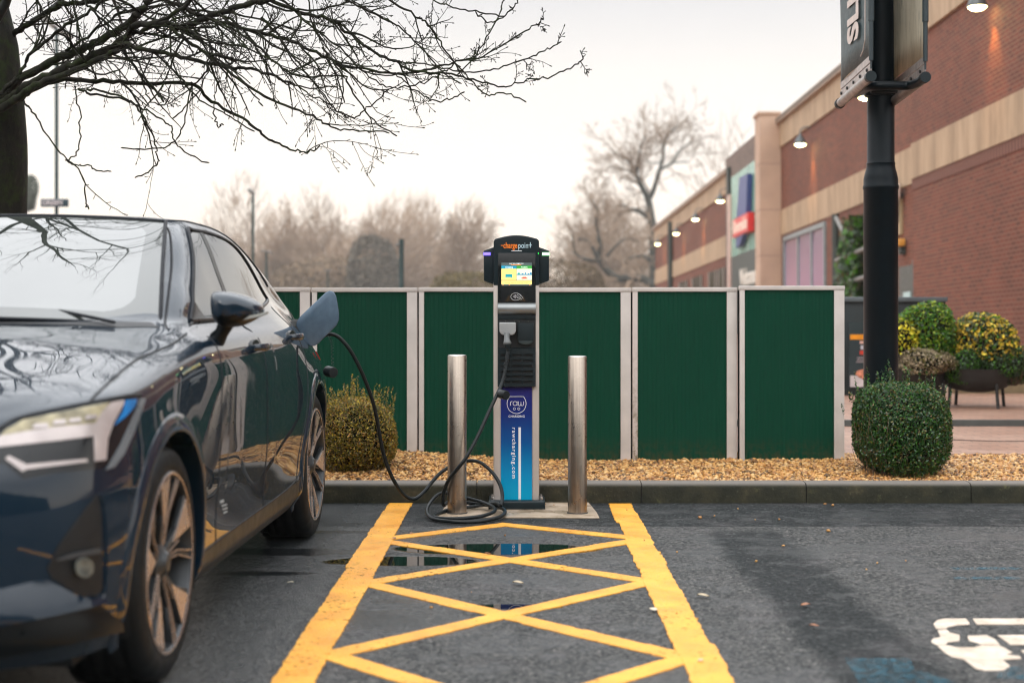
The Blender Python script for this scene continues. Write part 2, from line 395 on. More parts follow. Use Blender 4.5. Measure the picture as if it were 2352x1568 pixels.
stripe(m, (-.622, 8.29), (-.655, 2.2), .132, .0046, rag=.0035); stripe(m, (.603, 8.27), (.580, 2.2), .125, .0046, rag=.005)
Lc = [(-.60, 6.95), (-.585, 5.90), (-.575, 4.68), (-.56, 3.4)]; Rc = [(.57, 6.96), (.56, 5.93), (.55, 4.64), (.54, 3.4)]
w_ = .088
stripe(m, (-.015, 7.50), (-.60, 7.03), w_, .0034); stripe(m, (-.075, 7.505), (.58, 7.05), w_, .0038)
zz = .0030
for i in range(3):
    stripe(m, Lc[i], Rc[i+1], w_, zz); stripe(m, Rc[i], Lc[i+1], w_, zz+.0004)
tag(m.build('road_marking', MATS['yellow']), kind='structure')

# white bay symbol (traced on the ground) and worn blue paint
t = NT('white_paint'); co = t.coord(); n = t.noise(co, 60, 5, .75)
t.set(Base_Color=t.ramp(t.noise(co, 12, 4), [(.3, (.48, .38, .29)), (.7, (.72, .62, .52))]), Roughness=.5)
hole = t.ramp(n, [(.60, 0), (.68, 1)]); tr = t.new('ShaderNodeBsdfTransparent'); ms = t.new('ShaderNodeMixShader'); t.l(hole, ms.inputs[0]); t.l(t.b.outputs[0], ms.inputs[1]); t.l(tr.outputs[0], ms.inputs[2]); t.l(ms.outputs[0], t.out.inputs[0]); MATS['white_paint'] = t.m
def sym(pts, z=.003):
    out = []
    for a, b in pts:
        q = gnd((2200+a/7.84)*.9408, (1480+b/7.84)*.9408); out.append((q.x, q.y, z))
    return out
m = MB()
polys = [
 [(620,340),(690,270),(830,240),(1240,240),(1310,330),(1300,352),(1080,365),(900,400),(850,440),(670,435)],
 [(1375,255),(1450,352),(3200,352),(3200,240),(1375,240)],
 [(700,460),(880,455),(930,505),(1110,550),(1125,600),(1110,670),(890,695),(850,745),(690,750),(590,700),(575,670),(620,620),(755,595)],
 [(1280,570),(1640,555),(1800,640),(1890,745),(1520,740),(1460,705),(1310,670),(1270,600)],
 [(1840,560),(3200,545),(3200,740),(2090,740),(1900,600)],
 [(700,765),(900,752),(1070,790),(1400,790),(1530,755),(1880,755),(1980,800),(2130,890),(2010,930),(2270,960),(2300,1010),(1940,1030),(2090,1150),(1960,1230),(1600,1235),(1430,1200),(1330,1120),(1200,1020),(960,970),(830,890)],
 [(2290,850),(3200,760),(3200,930),(2380,920)],
]
for P in polys: m.prism(sym(P)[::-1] if True else P, (0, 0, -.0022), None)
tag(m.build('road_marking', MATS['white_paint']), kind='structure')
t = NT('blue_paint'); co = t.coord(); n = t.noise(co, 30, 6, .8)
t.set(Base_Color=(.015, .13, .19), Roughness=.5)
hole = t.ramp(n, [(.47, 0), (.56, 1)]); tr = t.new('ShaderNodeBsdfTransparent'); ms = t.new('ShaderNodeMixShader'); t.l(t.ramp(n, [(.36, .45), (.54, 1)]), ms.inputs[0]); t.l(t.b.outputs[0], ms.inputs[1]); t.l(tr.outputs[0], ms.inputs[2]); t.l(ms.outputs[0], t.out.inputs[0]); MATS['blue_paint'] = t.m
m = MB()
def gp(P, z=.0022): return [(*gnd(a, b).to_2d(), z) for a, b in P]
for P in ([(1940,1512),(2090,1512),(2110,1560),(2080,1566),(1975,1568)], [(2060,1528),(2150,1550),(2200,1568),(2110,1570)], [(2180,1303),(2345,1303),(2352,1308),(2180,1308)], [(2190,1325),(2340,1325),(2345,1330),(2190,1330)], [(2300,1535),(2352,1530),(2352,1560),(2290,1556)]):
    m.prism(gp(P)[::-1], (0, 0, -.0016), None)
tag(m.build('road_marking', MATS['blue_paint']), kind='structure')

# ------------------------------------------------------------------ loose stones and leaves lying on the tarmac
LP = [(1608,1191,9),(1641,1187,5),(1903,1222,10),(1800,1256,8),(1737,1292,7),(1855,1154,5),(1895,1160,8),(1913,1163,10),(1480,1243,5),(1440,1173,5),(1695,1170,5),(1735,1196,5),(1790,1195,5),(2080,1290,6),
      (991,1398,10),(1083,1362,4),(1345,1267,5),(1210,1148,8),(1272,1162,5),(1052,1193,7),(1555,1270,6),(2015,1295,5),(1990,1310,5),(1160,1232,6),(1250,1161,7)]
st = None
names = ['pale fallen stone', 'small tan stone', 'brown stone chip', 'light stone chip']
for i, (a, b, s) in enumerate(LP):
    q = gnd(a, b); r_ = s*.5*q.y/F
    me = stones(np.array([[0, 0, 0]]), np.array([r_*1.15]), 100+i, 'stone')
    me.attributes['tone'].data.foreach_set('value', np.full(20, .25+.5*((i*37) % 17)/17, np.float32))
    o = link('stone', me, MATS['gravel']); o.location = (q.x, q.y, .004+r_*.45)
    where = 'on the tarmac by the kerb' if b < 1180 else ('on the tarmac right of the yellow box' if a > 1450 else 'on the tarmac inside the yellow box')
    tag(o, f'{["tan", "golden", "pale"][i % 3]} pebble lying {where}', 'pebble', 'pebbles scattered on the tarmac')
def leaf(px_, py_, s, c):
    q = gnd(px_, py_); r_ = s*q.y/F; m = MB(); n = 9; vs = []
    for i in range(n):
        u = i/(n-1); w_ = math.sin(math.pi*u)**.7*.38
        for v in (-1, 0, 1): vs.append(((u-.5)*r_, v*w_*r_, .006+.10*r_*abs(v)+.05*r_*math.sin(u*5)))
    m.add(vs, [(i*3+j, i*3+j+1, i*3+j+4, i*3+j+3) for i in range(n-1) for j in range(2)])
    o = m.build('leaf', plain('leaf_%d' % c, [(.5, .40, .26), (.30, .12, .05), (.62, .55, .42)][c], .5), smooth=True); o.location = (q.x, q.y, .003); o.rotation_euler.z = px_*1.7; return o
for a, b, s, c in ((1190,1343,26,0),(1500,1405,24,2),(667,1342,16,2),(1615,1373,28,0),(945,1228,10,1),(1850,1394,24,1),(1870,1442,22,1),(1610,1522,18,0),(1120,1275,14,1),(905,1240,14,1),(1275,1226,12,1)):
    tag(leaf(a, b, s, c), ['pale dry leaf flat on the wet tarmac', 'small brown leaf on the tarmac', 'bleached leaf lying on the tarmac'][c] + (' in the yellow box' if 700 < a < 1500 else ' outside the yellow box'), 'leaf', 'fallen leaves on the tarmac')
# ------------------------------------------------------------------ hoarding panels
cream = NT('cream_frame'); co = cream.coord('Object'); n = cream.noise(co, 5, 5)
c = cream.ramp(n, [(.3, (.50, .455, .42)), (.7, (.64, .58, .54))])
cream.set(Base_Color=c, Roughness=.35); cream.bump(cream.noise(co, 50, 3), .03, .001); MATS['cream'] = cream.m
t = NT('mossy_frame'); co = t.coord(); sp = t.new('ShaderNodeSeparateXYZ'); t.l(co, sp.inputs[0]); n = t.noise(co, 22, 6, .75)
f = t.math('MULTIPLY', t.ramp(n, [(.45, 0), (.62, 1)]), t.ramp(sp.outputs[2], [(.0, .2), (.12, 1), (.5, .45), (1, 0)]))
t.set(Base_Color=t.mix(f, (.58, .50, .46), (.14, .11, .03)), Roughness=.5); MATS['mossy'] = t.m
t = NT('green_sheet'); co = t.coord(scale=(22, 1, 1.2)); n = t.noise(co, 2.2, 4, .6); co2 = t.coord(scale=(55, 1, 2.0)); n2 = t.noise(co2, 2.0, 4, .6)
n3 = t.noise(t.coord(), 1.3, 4)
c = t.ramp(n2, [(.30, (.0008, .037, .020)), (.5, (.0011, .045, .024)), (.75, (.0016, .051, .028))])
c = t.mix(t.ramp(n3, [(.4, 0), (.7, .35)]), c, (.0006, .030, .014))
oi = t.new('ShaderNodeObjectInfo')
v = t.voro(t.coord(), 5.5); c = t.mix(t.ramp(v, [(.0, .9), (.010, .9), (.016, 0)]), c, (.35, .45, .40)); spz = t.new('ShaderNodeSeparateXYZ'); t.l(t.coord(), spz.inputs[0]); c = t.mix(t.math('MULTIPLY', t.ramp(spz.outputs[2], [(.10, 1), (.26, 0)]), t.ramp(t.noise(t.coord(), 26, 5, .7), [(.42, 0), (.6, .7)])), c, (.055, .05, .022))
t.set(Base_Color=c, Roughness=t.ramp(n2, [(.4, .45), (.6, .6)])); t.b.inputs['Specular IOR Level'].default_value = .12; t.bump(n2, .12, .002); MATS['green'] = t.m
dark = plain('gap_dark', (.002, .003, .003), .8, spec=.1)
PD = 9.66; SCL = PD/F
xs = [x*1.0 for x in (223, 468, 714, 960, 1205, 1451, 1695, 1939)]
pinfo = [None]*8
def panel(i):
    x0, x1 = (xs[i]-CX)*SCL, (xs[i+1]-CX)*SCL
    last = (i == 6); dd = -.035 if last else 0
    top = 1.238 if last else 1.226+.002*(i % 2)
    zb = .10
    wL, wR = .033, .066
    labs = ['green hoarding panel hidden mostly behind the car bonnet', 'green hoarding panel seen behind the rear of the blue car, partly hidden',
            'green hoarding panel behind the brownish bush and the open charge flap', 'green hoarding panel directly left of the charging station, behind a bollard',
            'green hoarding panel directly right of the charging station, behind a bollard', 'green hoarding panel with algae stained left stile',
            'green hoarding panel at the free end of the row, beside the lamp post']
    r = thing('hoarding_panel', labs[i], 'hoarding', (x0, PD+dd, 0), group='green hoarding panels in a row')
    W = x1-x0; g = .006
    m = MB(); m.box(g, g+wL, 0, .035, zb, top-.028); l = m.build('stile', MATS['mossy'] if i == 5 else MATS['cream'], r, bevel=.002)
    m = MB(); m.box(W-g-wR, W-g, 0, .035, zb, top-.028); m.build('stile', MATS['cream'], r, bevel=.002)
    m = MB(); m.box(g-.003, W-g+.003, -.003, .04, top-.028, top); ra = m.build('top_rail', MATS['cream'], r, bevel=.004)
    m = MB()
    for xx in (g+.008, g+.022, W-g-.052, W-g-.034, W-g-.016):
        m.tube([(xx, -.0045, top-.019), (xx, -.002, top-.019)], .0022, 8)
    m.build('rivet', plain('rivet', (.25, .2, .18), .4), ra)
    m = MB(); n = 64; x2, x3 = g+wL-.002, W-g-wR+.002
    vs = []
    for k in range(n+1):
        xx = x2+(x3-x2)*k/n; yy = .012+.0012*math.sin(k*2.1); vs += [(xx, yy, zb), (xx, yy, top-.026)]
    m.add(vs, [(2*k, 2*k+2, 2*k+3, 2*k+1) for k in range(n)])
    m.box(x2, x3, .016, .024, zb, top-.026)
    m.build('infill_sheet', MATS['green'], r)
    m = MB(); m.box(-.004, .004, .012, .03, zb, top-.03); m.build('joint_strip', dark, r)
for i in range(1, 7): panel(i)

# ------------------------------------------------------------------ bollards
t = NT('brushed_steel'); co = t.coord(scale=(60, 60, 1.0)); n = t.noise(co, 2, 4); co1 = t.coord(); n2 = t.noise(co1, 18, 6, .7)
c = t.ramp(n, [(.3, (.36, .30, .25)), (.7, (.54, .46, .38))]); c = t.mix(t.ramp(t.noise(co1, 70, 4, .7), [(.62, 0), (.7, .5)]), c, (.22, .17, .12))
t.set(Base_Color=c, Metallic=1.0, Roughness=t.ramp(n2, [(.3, .24), (.7, .38)])); t.b.inputs['Anisotropic'].default_value = .5
t.bump(t.noise(co1, 90, 4), .12, .001); MATS['steel'] = t.m
def bollard(x, y, r, h, label):
    b = thing('bollard', label, 'bollard', (x, y, .006), group='steel bollards guarding the charger')
    MB().lathe([(r, 0), (r, h-.004), (r-.001, h-.002)], 48, cap=False).build('post', MATS['steel'], b, smooth=True)
    MB().lathe([(r-.0005, h-.003), (r-.002, h), (r-.012, h+.003), (.001, h+.0035)], 48, cap=False).build('cap', plain('steel_cap', (.55, .52, .5), .3, metal=1), b, smooth=True)
    m = MB(); rr = random.Random(int(x*100)); k = 40
    vs = [];
    for j in range(k):
        a = 6.283*j/k; vs += [((r-.002)*math.cos(a), (r-.002)*math.sin(a), .0), ((r+rr.uniform(.003, .010))*math.cos(a), (r+rr.uniform(.003, .010))*math.sin(a), .0015), ((r+.0015)*math.cos(a), (r+.0015)*math.sin(a), .006)]
    m.add(vs, [(3*j+1, 3*((j+1) % k)+1, 3*((j+1) % k)+2, 3*j+2) for j in range(k)]); m.build('sealant', plain('sealant', (.03, .028, .025), .7), b)
bollard(-.292, 7.87, .0505, .838, 'brushed steel bollard with the charging cable coiled at its foot')
bollard(.348, 7.87, .0505, .832, 'brushed steel bollard standing clear on the pad, no cable around it')

# ------------------------------------------------------------------ charging station
blk = plain('charger_black', (.006, .014, .018), .36, var=.1, bump=.05, bscale=300, spec=.28)
blk2 = plain('charger_inner', (.010, .017, .020), .5, var=.1, bump=.15, bscale=400, spec=.22)
gloss = plain('charger_glass', (.010, .012, .013), .06, var=.05)
alu = plain('champagne_aluminium', (.56, .50, .46), .42, metal=.35, var=.05)
silver = plain('silver_handle', (.27, .285, .29), .42, metal=.7, var=.08)
DF = 8.06
cs = thing('charging_station', 'slim black and silver charging post with screen and blue lower panel', 'charging station', (0, 0, 0))
def X_(p): return (p-CX)*DF/F
def Z_(p): return CH-(p-HY)*DF/F
def cbox(m, x0, x1, y0, y1, d0, d1): return m.box(X_(x0), X_(x1), DF+d0, DF+d1, Z_(y1), Z_(y0))
MF = Matrix(((1,0,0,0),(0,0,-1,0),(0,1,0,0),(0,0,0,1)))      # text plane -> facing the camera (-Y)
def T(x, y, d): return Matrix.Translation((X_(x), DF+d, Z_(y))) @ Matrix(((1,0,0,0),(0,0,-1,0),(0,1,0,0),(0,0,0,1)))
m = MB(); m.box(-.125+X_(1186), X_(1186)+.125+.028, 8.00, 8.26, .007, .05); m = MB()
cbox(m, 1122, 1252, 1147, 1173.5, -.055, .20); m.build('base_plate', blk, cs, bevel=.012, seg=3)
m = MB()
for bx in (1131, 1243): m.tube([(X_(bx), DF+.0, Z_(1148)), (X_(bx), DF+.0, Z_(1140))], [.011, .010], 6); m.tube([(X_(bx), DF+.0, Z_(1141)), (X_(bx), DF+.0, Z_(1135))], [.006, .006], 10)
m.build('anchor_bolt', plain('bolt', (.5, .48, .46), .3, metal=1), cs, bevel=.001)
m = MB(); cbox(m, 1133.5, 1150, 646, 1150, 0, .17); cbox(m, 1222.5, 1238.5, 646, 1150, 0, .17)
m.build('column_profile', alu, cs, bevel=.008, seg=3)
m = MB(); cbox(m, 1149.5, 1223, 880, 1150, .006, .15); m.build('column_core', alu, cs)
# decal, blue gradient printed on it (dark navy at the top to cyan at the foot)
t = NT('decal'); co = t.coord(); sp = t.new('ShaderNodeSeparateXYZ'); t.l(co, sp.inputs[0])
u = t.math('DIVIDE', t.math('SUBTRACT', sp.outputs[2], Z_(1147)), Z_(886)-Z_(1147))
c = t.ramp(u, [(0, (.0, .36, .60)), (.22, (.0, .25, .52)), (.5, (.002, .085, .30)), (.75, (.010, .028, .18)), (1, (.022, .016, .13))])
t.set(Base_Color=c, Roughness=.22); t.b.inputs['Specular IOR Level'].default_value = .2; MATS['decal'] = t.m
m = MB(); cbox(m, 1150.5, 1222, 886, 1147, .0035, .006); dec = m.build('printed_panel', MATS['decal'], cs)
white = plain('print_white', (.82, .82, .84), .4, var=.03)
m = MB()
cbox(m, 1190.8, 1196.5, 981, 1146, .0025, .0034)
vs, fs = text_mesh('CHARGING', .0165, T(1186.5, 956, .0033), .0004, 1.15, .0004, spacing=1.15, fitw=37*DF/F); m.add(vs, fs)
Mr = T(1180.3, 1040, .0033) @ Matrix.Rotation(R(-90), 4, 'Z')
vs, fs = text_mesh('rawcharging.com', .029, Mr, .0004, 1.0, .0006, spacing=1.3, fitw=117*DF/F); m.add(vs, fs)
def arc(cx, cy, r, a0, a1, n=24): return [Vector((X_(cx)+r*DF/F*math.cos(R(a)), DF+.0022, Z_(cy)+r*DF/F*math.sin(R(a)))) for a in [a0+(a1-a0)*i/n for i in range(n+1)]]
th = .0016
lp = arc(1186.5, 928, 21.5, 152-360, 28, 40); lp = [p for p in lp]
q0, q1 = Vector((X_(1170.5), DF+.0022, Z_(910.5))), Vector((X_(1202.5), DF+.0022, Z_(910.5)))
m.tube([q1, q0] + catmull([q0, Vector((X_(1166), DF+.0022, Z_(919))), Vector((X_(1165), DF+.0022, Z_(930))), Vector((X_(1171), DF+.0022, Z_(943))), Vector((X_(1186.5), DF+.0022, Z_(949.5))), Vector((X_(1202), DF+.0022, Z_(943))), Vector((X_(1208), DF+.0022, Z_(930))), Vector((X_(1207), DF+.0022, Z_(919))), q1], 6), th, 6)
for cx_ in (1181.5, 1191.5): m.tube(arc(cx_, 938.5, 2.6, 0, 360, 14), th*.8, 6)
def pl(*P): m.tube(catmull([Vector((X_(a), DF+.0022, Z_(b))) for a, b in P], 5), th, 6)
pl((1172.5,931),(1172.5,925),(1173.5,922.5),(1177,921.5))
m.tube(arc(1183, 926.3, 4.7, 0, 360, 18), th, 6); pl((1187.8,921.5),(1187.8,931))
pl((1190.5,921.5),(1190.5,928),(1192,931),(1195,931),(1196.5,928),(1196.5,923)); pl((1196.5,928),(1198,931),(1201,931),(1202.6,928),(1202.6,921.5))
m.build('lettering', white, dec)
# head module
m = MB(); H = [(1133.8,655),(1133.8,553),(1138,548.5)] + [(1138+(1234-1138)*i/14, 548.5-8.3*math.sin(math.pi*i/14)) for i in range(1, 14)] + [(1234,548.5),(1238.2,553),(1238.2,655)]
m.prism([(X_(a), DF-.006, Z_(b)) for a, b in H][::-1], (0, .19, 0), None); head = m.build('head_shell', blk, cs, bevel=.006, seg=3)
m = MB(); cbox(m, 1143, 1230.5, 640, 888, -.004, .12); m.build('front_module', blk, cs, bevel=.003)
for s_, P in ((0, [(1134.5,653),(1111,644.5),(1110.5,575.5),(1134.5,567)]), (1, [(1237.5,567),(1261.5,575.5),(1261.5,644.5),(1237.5,653)])):
    m = MB(); m.prism([(X_(a), DF+.02, Z_(b)) for a, b in P][::-1], (0, .12, 0), None); wg = m.build('holster_wing', blk, cs, bevel=.004)
    lc = [(.10, .08, 1), (.25, 1, .35)][s_]
    m = MB(); a, b = ((1111, 1126.5), (1245.5, 1261.8))[s_]; cbox(m, a, b, 579.6, 586.2, .012, .10)
    ls = m.build('status_light', emit('led_blue' if not s_ else 'led_green', (.13, .09, 1) if not s_ else (.30, 1, .36), 3.0 if not s_ else 3.2), wg, bevel=.001)
m = MB(); m.lathe([(.0001, 0), (.003, 0), (.003, .002)], 14, M=Matrix.Translation((X_(1236.6), DF-.0055, Z_(582))) @ Matrix.Rotation(R(90), 4, 'X')); m.build('indicator', emit('led_dot', (.02, .8, .08), 1.5), cs)
org = plain('logo_orange', (.85, .20, .012), .4, var=.03); lbl = plain('logo_pale', (.50, .68, .76), .4, var=.03)
m = MB(); vs, fs = text_mesh('charge', .044, T(1172.2, 564.3, -.0065), .0004, .80, .0012, fitw=32*DF/F); m.add(vs, fs); cbox(m, 1150.5, 1156, 563, 564.8, -.0068, -.006); m.build('lettering', org, head)
m = MB(); vs, fs = text_mesh('poin', .044, T(1201.8, 564.3, -.0065), .0004, .80, .0002, fitw=22.5*DF/F); m.add(vs, fs)
cbox(m, 1213.5, 1221.8, 562.4, 563.8, -.0068, -.006); cbox(m, 1217.2, 1218.8, 556.5, 569, -.0072, -.0064); m.build('lettering', lbl, head)
m = MB(); cbox(m, 1174.5, 1198.8, 575.6, 577, -.0066, -.006); m.build('caption_line', white, head)
m = MB(); cbox(m, 1144, 1230, 581, 693, -.0085, .0); scr = m.build('screen_glass', gloss, cs, bevel=.002)
# display
def em(n, c, s=1.0): return emit(n, c, s)
dispc = [((1151.5,1221.5,603.5,656),(.07,.10,.10)), ((1151.5,1186.2,610.5,617),(.0,.28,.45)), ((1186.8,1221.5,610.5,617),(.03,.34,.04)),
         ((1151.5,1186.2,617.2,643.2),(.88,.74,.22)), ((1186.8,1221.5,617.2,643.2),(.80,.83,.62)), ((1151.5,1221.5,644.6,653),(.88,.72,.24)),
         ((1161,1176.5,629.5,636.5),(.0,.30,.38)), ((1161,1163,636.5,638.2),(.0,.30,.38)), ((1174.5,1176.5,636.5,638.2),(.0,.30,.38)),
         ((1187.2,1221.3,629.2,631.6),(.0,.22,.42)), ((1189,1194,626.4,629.4),(.0,.40,.36)), ((1199,1202,627.4,629.3),(.0,.22,.42)), ((1206,1208,625.6,629.3),(.0,.22,.42)), ((1213,1215,627.4,629.3),(.0,.22,.42)), ((1217,1221,626,629.3),(.0,.22,.42)),
         ((1174,1197,607.4,609.2),(.8,.22,.05)), ((1154,1157,653.6,655.4),(.7,.25,.08)), ((1168.5,1171.5,653.6,655.4),(.7,.25,.08)), ((1215.5,1218.5,653.6,655.4),(.7,.25,.08)),
         ((1197.5,1211.5,637.8,640.2),(.75,.08,.05)), ((1200,1208.5,636,637.9),(.75,.08,.05))]
m = MB(); mats = []
for i, ((a, b, c_, d_), cc) in enumerate(dispc):
    m.mi = i; dz = -.0090-.0003*min(i, 1)-.0003*(i > 5); mats.append(em('display_%d' % i, cc, .52)); cbox(m, a, b, c_, d_, dz, dz+.0002 if i else -.0086)
disp = m.build('display', mats, scr)
m = MB()
for s_, a, b, sz in (('Charging', 1169, 613.8, .0115), ('Available', 1204, 613.8, .0100), ('RAW WELCOMES YOU', 1186, 605.6, .0075)):
    vs, fs = text_mesh(s_, sz, T(a, b, -.0096), .0001, 1, .0001); m.add(vs, fs)
m.build('lettering', em('display_text', (.85, .9, .9), .8), disp)
m = MB(); vs, fs = text_mesh('Tap your phone or card here to start', .0085, T(1186, 649, -.0096), .0001, 1.0, 0); m.add(vs, fs); m.build('lettering', em('display_text_brown', (.35, .2, .05), .8), disp)
# contactless symbol
m = MB(); wt = .0011
el = [Vector((X_(1184.6+11.3*math.cos(a)), DF-.0092, Z_(681.2-8.4*math.sin(a)))) for a in [R(-10+(-340)*i/34) for i in range(35)]]
m.tube(el, wt, 5)
for k_, r_ in enumerate((2.0, 4.2, 6.4, 8.6)):
    m.tube([Vector((X_(1177+r_*math.cos(a)), DF-.0092, Z_(681-r_*.85*math.sin(a)))) for a in [R(-38+76*i/8) for i in range(9)]], wt*1.1, 5)
for P in ([(1187,678),(1190.5,675.5),(1195,676.5),(1199.5,682),(1201.8,686)], [(1187.5,682),(1191,680),(1194,682.5),(1198.8,688)], [(1187.5,685.5),(1190,683.5),(1192.5,685.5),(1195,688.5)]):
    m.tube(catmull([Vector((X_(a), DF-.0092, Z_(b))) for a, b in P], 4), wt, 5)
m.build('contactless_symbol', plain('print_grey', (.62, .62, .62), .4, var=.02), scr)
# silver handle bar: quarter-round
m = MB(); n = 12; P = []
for i in range(n+1):
    a = R(-80+160*i/n); P.append((X_(1143.3), DF-.006-.030*math.cos(a), (Z_(695.6)+Z_(721.8))/2+(Z_(695.6)-Z_(721.8))/2*math.sin(a)/math.sin(R(80))))
P += [(X_(1143.3), DF+.0, Z_(695.6)), (X_(1143.3), DF+.0, Z_(721.8))]
m.prism(P, (X_(1230.2)-X_(1143.3), 0, 0), None); m.build('handle_bar', silver, cs, smooth=True, angle=35)
# socket bay
m = MB(); cbox(m, 1143.4, 1230.2, 722.5, 733, -.012, .0); m.build('bay_lintel', blk2, cs, bevel=.003)
m = MB(); cbox(m, 1143.4, 1230.2, 733, 798, -.0055, -.0045); m.build('bay_recess', plain('bay_black', (.005, .007, .008), .6), cs)
hol = MB(); W0, W1, T0, B0 = 1188.5, 1225.8, 742, 792
P = [(W0,T0),(W1,T0),(W1,778)]+[((W0+W1)/2+(W1-W0)/2*math.cos(R(a)), 778+14*math.sin(R(a))) for a in range(10, 171, 16)]+[(W0,778)]
hol.prism([(X_(a), DF-.028, Z_(b)) for a, b in P], (0, .024, 0), None); hh = hol.build('holster', blk2, cs, bevel=.004)
m = MB(); P = [((W0+W1)/2+(W1-W0)/2*.86*math.cos(R(a)), 783+8*math.sin(R(a))) for a in range(0, 181, 15)]
m.prism([(X_(a), DF-.031, Z_(b)) for a, b in P], (0, .004, 0), None); m.build('holster_lip', plain('lip', (.03, .045, .048), .35), hh, bevel=.001)
m = MB()
for a in (1161, 1182.5, 1193, 1213.5): m.tube([(X_(a), DF-.02, Z_(737.5)), (X_(a), DF-.005, Z_(737.5))], .004, 8)
m.build('hinge_pin', plain('pin', (.7, .68, .66), .15, metal=1), cs, smooth=True)
# grille
m = MB(); cbox(m, 1143.6, 1229.8, 800.5, 886.5, -.004, .004)
gx = [(1149.8,1172),(1175.6,1197.8),(1201.8,1223)]; gy = [(812.5,819.5),(825,832),(837.5,844.5),(850.3,857),(862,869),(874,881)]
m = MB()
xe = [1143.6]+[v for p in gx for v in p]+[1229.8]
for i in range(0, len(xe), 2): cbox(m, xe[i], xe[i+1], 800.5, 886.8, -.020, .0)
ye = [800.5]+[v for p in gy for v in p]+[886.8]
for i in range(0, len(ye), 2): cbox(m, 1144, 1229.4, ye[i], ye[i+1], -.018, -.001)
m.build('grille', blk2, cs)
m = MB(); cbox(m, 1144.5, 1229, 801, 886, -.0052, -.0045); m.build('grille_backing', MATS['bay_black'], cs)

# ------------------------------------------------------------------ charging cable with both plugs and their dangling caps
rub = plain('cable_rubber', (.008, .012, .014), .42, var=.1, spec=.3)
cab = thing('charging_cable', 'black rubber charging cable running from the post to the car, coiled round the bollard', 'charging cable', (0, 0, 0))
D = lambda *P: [at(a, b, d) for a, b, d in P]
up = D((1166,795,7.96),(1166,812,7.95),(1162,845,7.94),(1154,878,7.92),(1142,905,7.88),(1122,948,7.84),(1098,1000,7.80),(1072,1048,7.765),(1054,1072,7.765),(1036,1094,7.79),(1024,1115,7.83),(1018,1138,7.86),(1019,1160,7.90),(1030,1172,7.93))
# loops lying on the ground (x, y, z in metres)
def loop(cx, cy, rx, ry, a0, a1, z0, z1, n=14): return [Vector((cx+rx*math.cos(R(a0+(a1-a0)*i/n)), cy+ry*math.sin(R(a0+(a1-a0)*i/n)), z0+(z1-z0)*i/n)) for i in range(n+1)]
coil = loop(-.235, 7.76, .225, .30, 150, 380, .055, .03, 10)+loop(-.255, 7.76, .175, .22, 40, 270, .06, .012, 10)+loop(-.24, 7.73, .20, .27, 285, 500, .012, .022, 10)
coil = [v for v in coil]
back = D((1010,1150,8.12),(1018,1120,8.1),(1040,1075,8.06),(1072,1056,8.03),(1102,1061,8.0),(1130,1084,7.96),(1148,1112,7.92),(1153,1138,7.86),(1146,1160,7.80),(1132,1172,7.74))
carside = D((748,767,7.42),(765,768,7.42),(780,776,7.43),(800,798,7.45),(818,828,7.48),(834,862,7.52),(849,900,7.56),(860,935,7.6),(868,975,7.64),(876,1020,7.68),(887,1062,7.72),(903,1100,7.76),(921,1128,7.8),(938,1143,7.83),(955,1144,7.87),(975,1128,7.92),(996,1102,7.98),(1015,1083,8.02),(1040,1068,8.04),(1072,1058,8.03),(1102,1061,8.0),(1130,1084,7.96),(1148,1112,7.92),(1154,1140,7.86),(1150,1160,7.80))
# the two ends meet in the coil
end2 = Vector(carside[-1])
path = catmull(up[:-1]+[Vector((-.335, 7.98, .05)), Vector((-.20, 8.03, .035)), Vector((-.06, 7.90, .03)), Vector((-.045, 7.70, .02)), Vector((-.15, 7.52, .014)), Vector((-.30, 7.50, .014)), Vector((-.415, 7.62, .016)), Vector((-.445, 7.80, .045)), Vector((-.38, 7.96, .10)), Vector((-.26, 8.02, .07)),
     Vector((-.13, 7.93, .045)), Vector((-.09, 7.76, .034)), Vector((-.16, 7.58, .030)), Vector((-.30, 7.56, .020)), Vector((-.40, 7.66, .014)), Vector((-.39, 7.78, .014)), Vector((-.33, 7.90, .02)), Vector((-.20, 7.98, .028)), Vector((-.09, 7.93, .05))]+[Vector(q) for q in carside[::-1]], 7)
MB().tube(path, .0098, 10).build('cord', rub, cab, smooth=True)
m = MB(); p0 = at(1166, 795, 7.96)
m.prism([(X_(a), DF-.075, Z_(b)) for a, b in [(1147,740),(1185,740),(1185,760),(1181,767),(1176,769),(1156,769),(1151,767),(1147,760)]], (0, .07, 0), None)
m.build('plug_housing', plain('plug_grey', (.30, .31, .31), .30, metal=.0, var=.1, coat=.4), cab, bevel=.006, seg=3)
m = MB(); m.tube(catmull(D((1165,766,7.975),(1164,776,7.965),(1165,786,7.955),(1166,792,7.952)), 4), [.017, .0165, .016, .0155, .0155, .016, .017, .019, .021, .022, .021, .019, .017][:13], 14); m.build('plug_grip', plain('plug_grip', (.11, .12, .12), .35), cab, smooth=True)
m = MB(); m.tube(D((1166,790,7.951),(1166,796,7.951),(1167,800,7.95),(1167,806,7.95)), [.020, .0175, .013, .011], 14); m.build('strain_relief', blk2, cab, smooth=True)
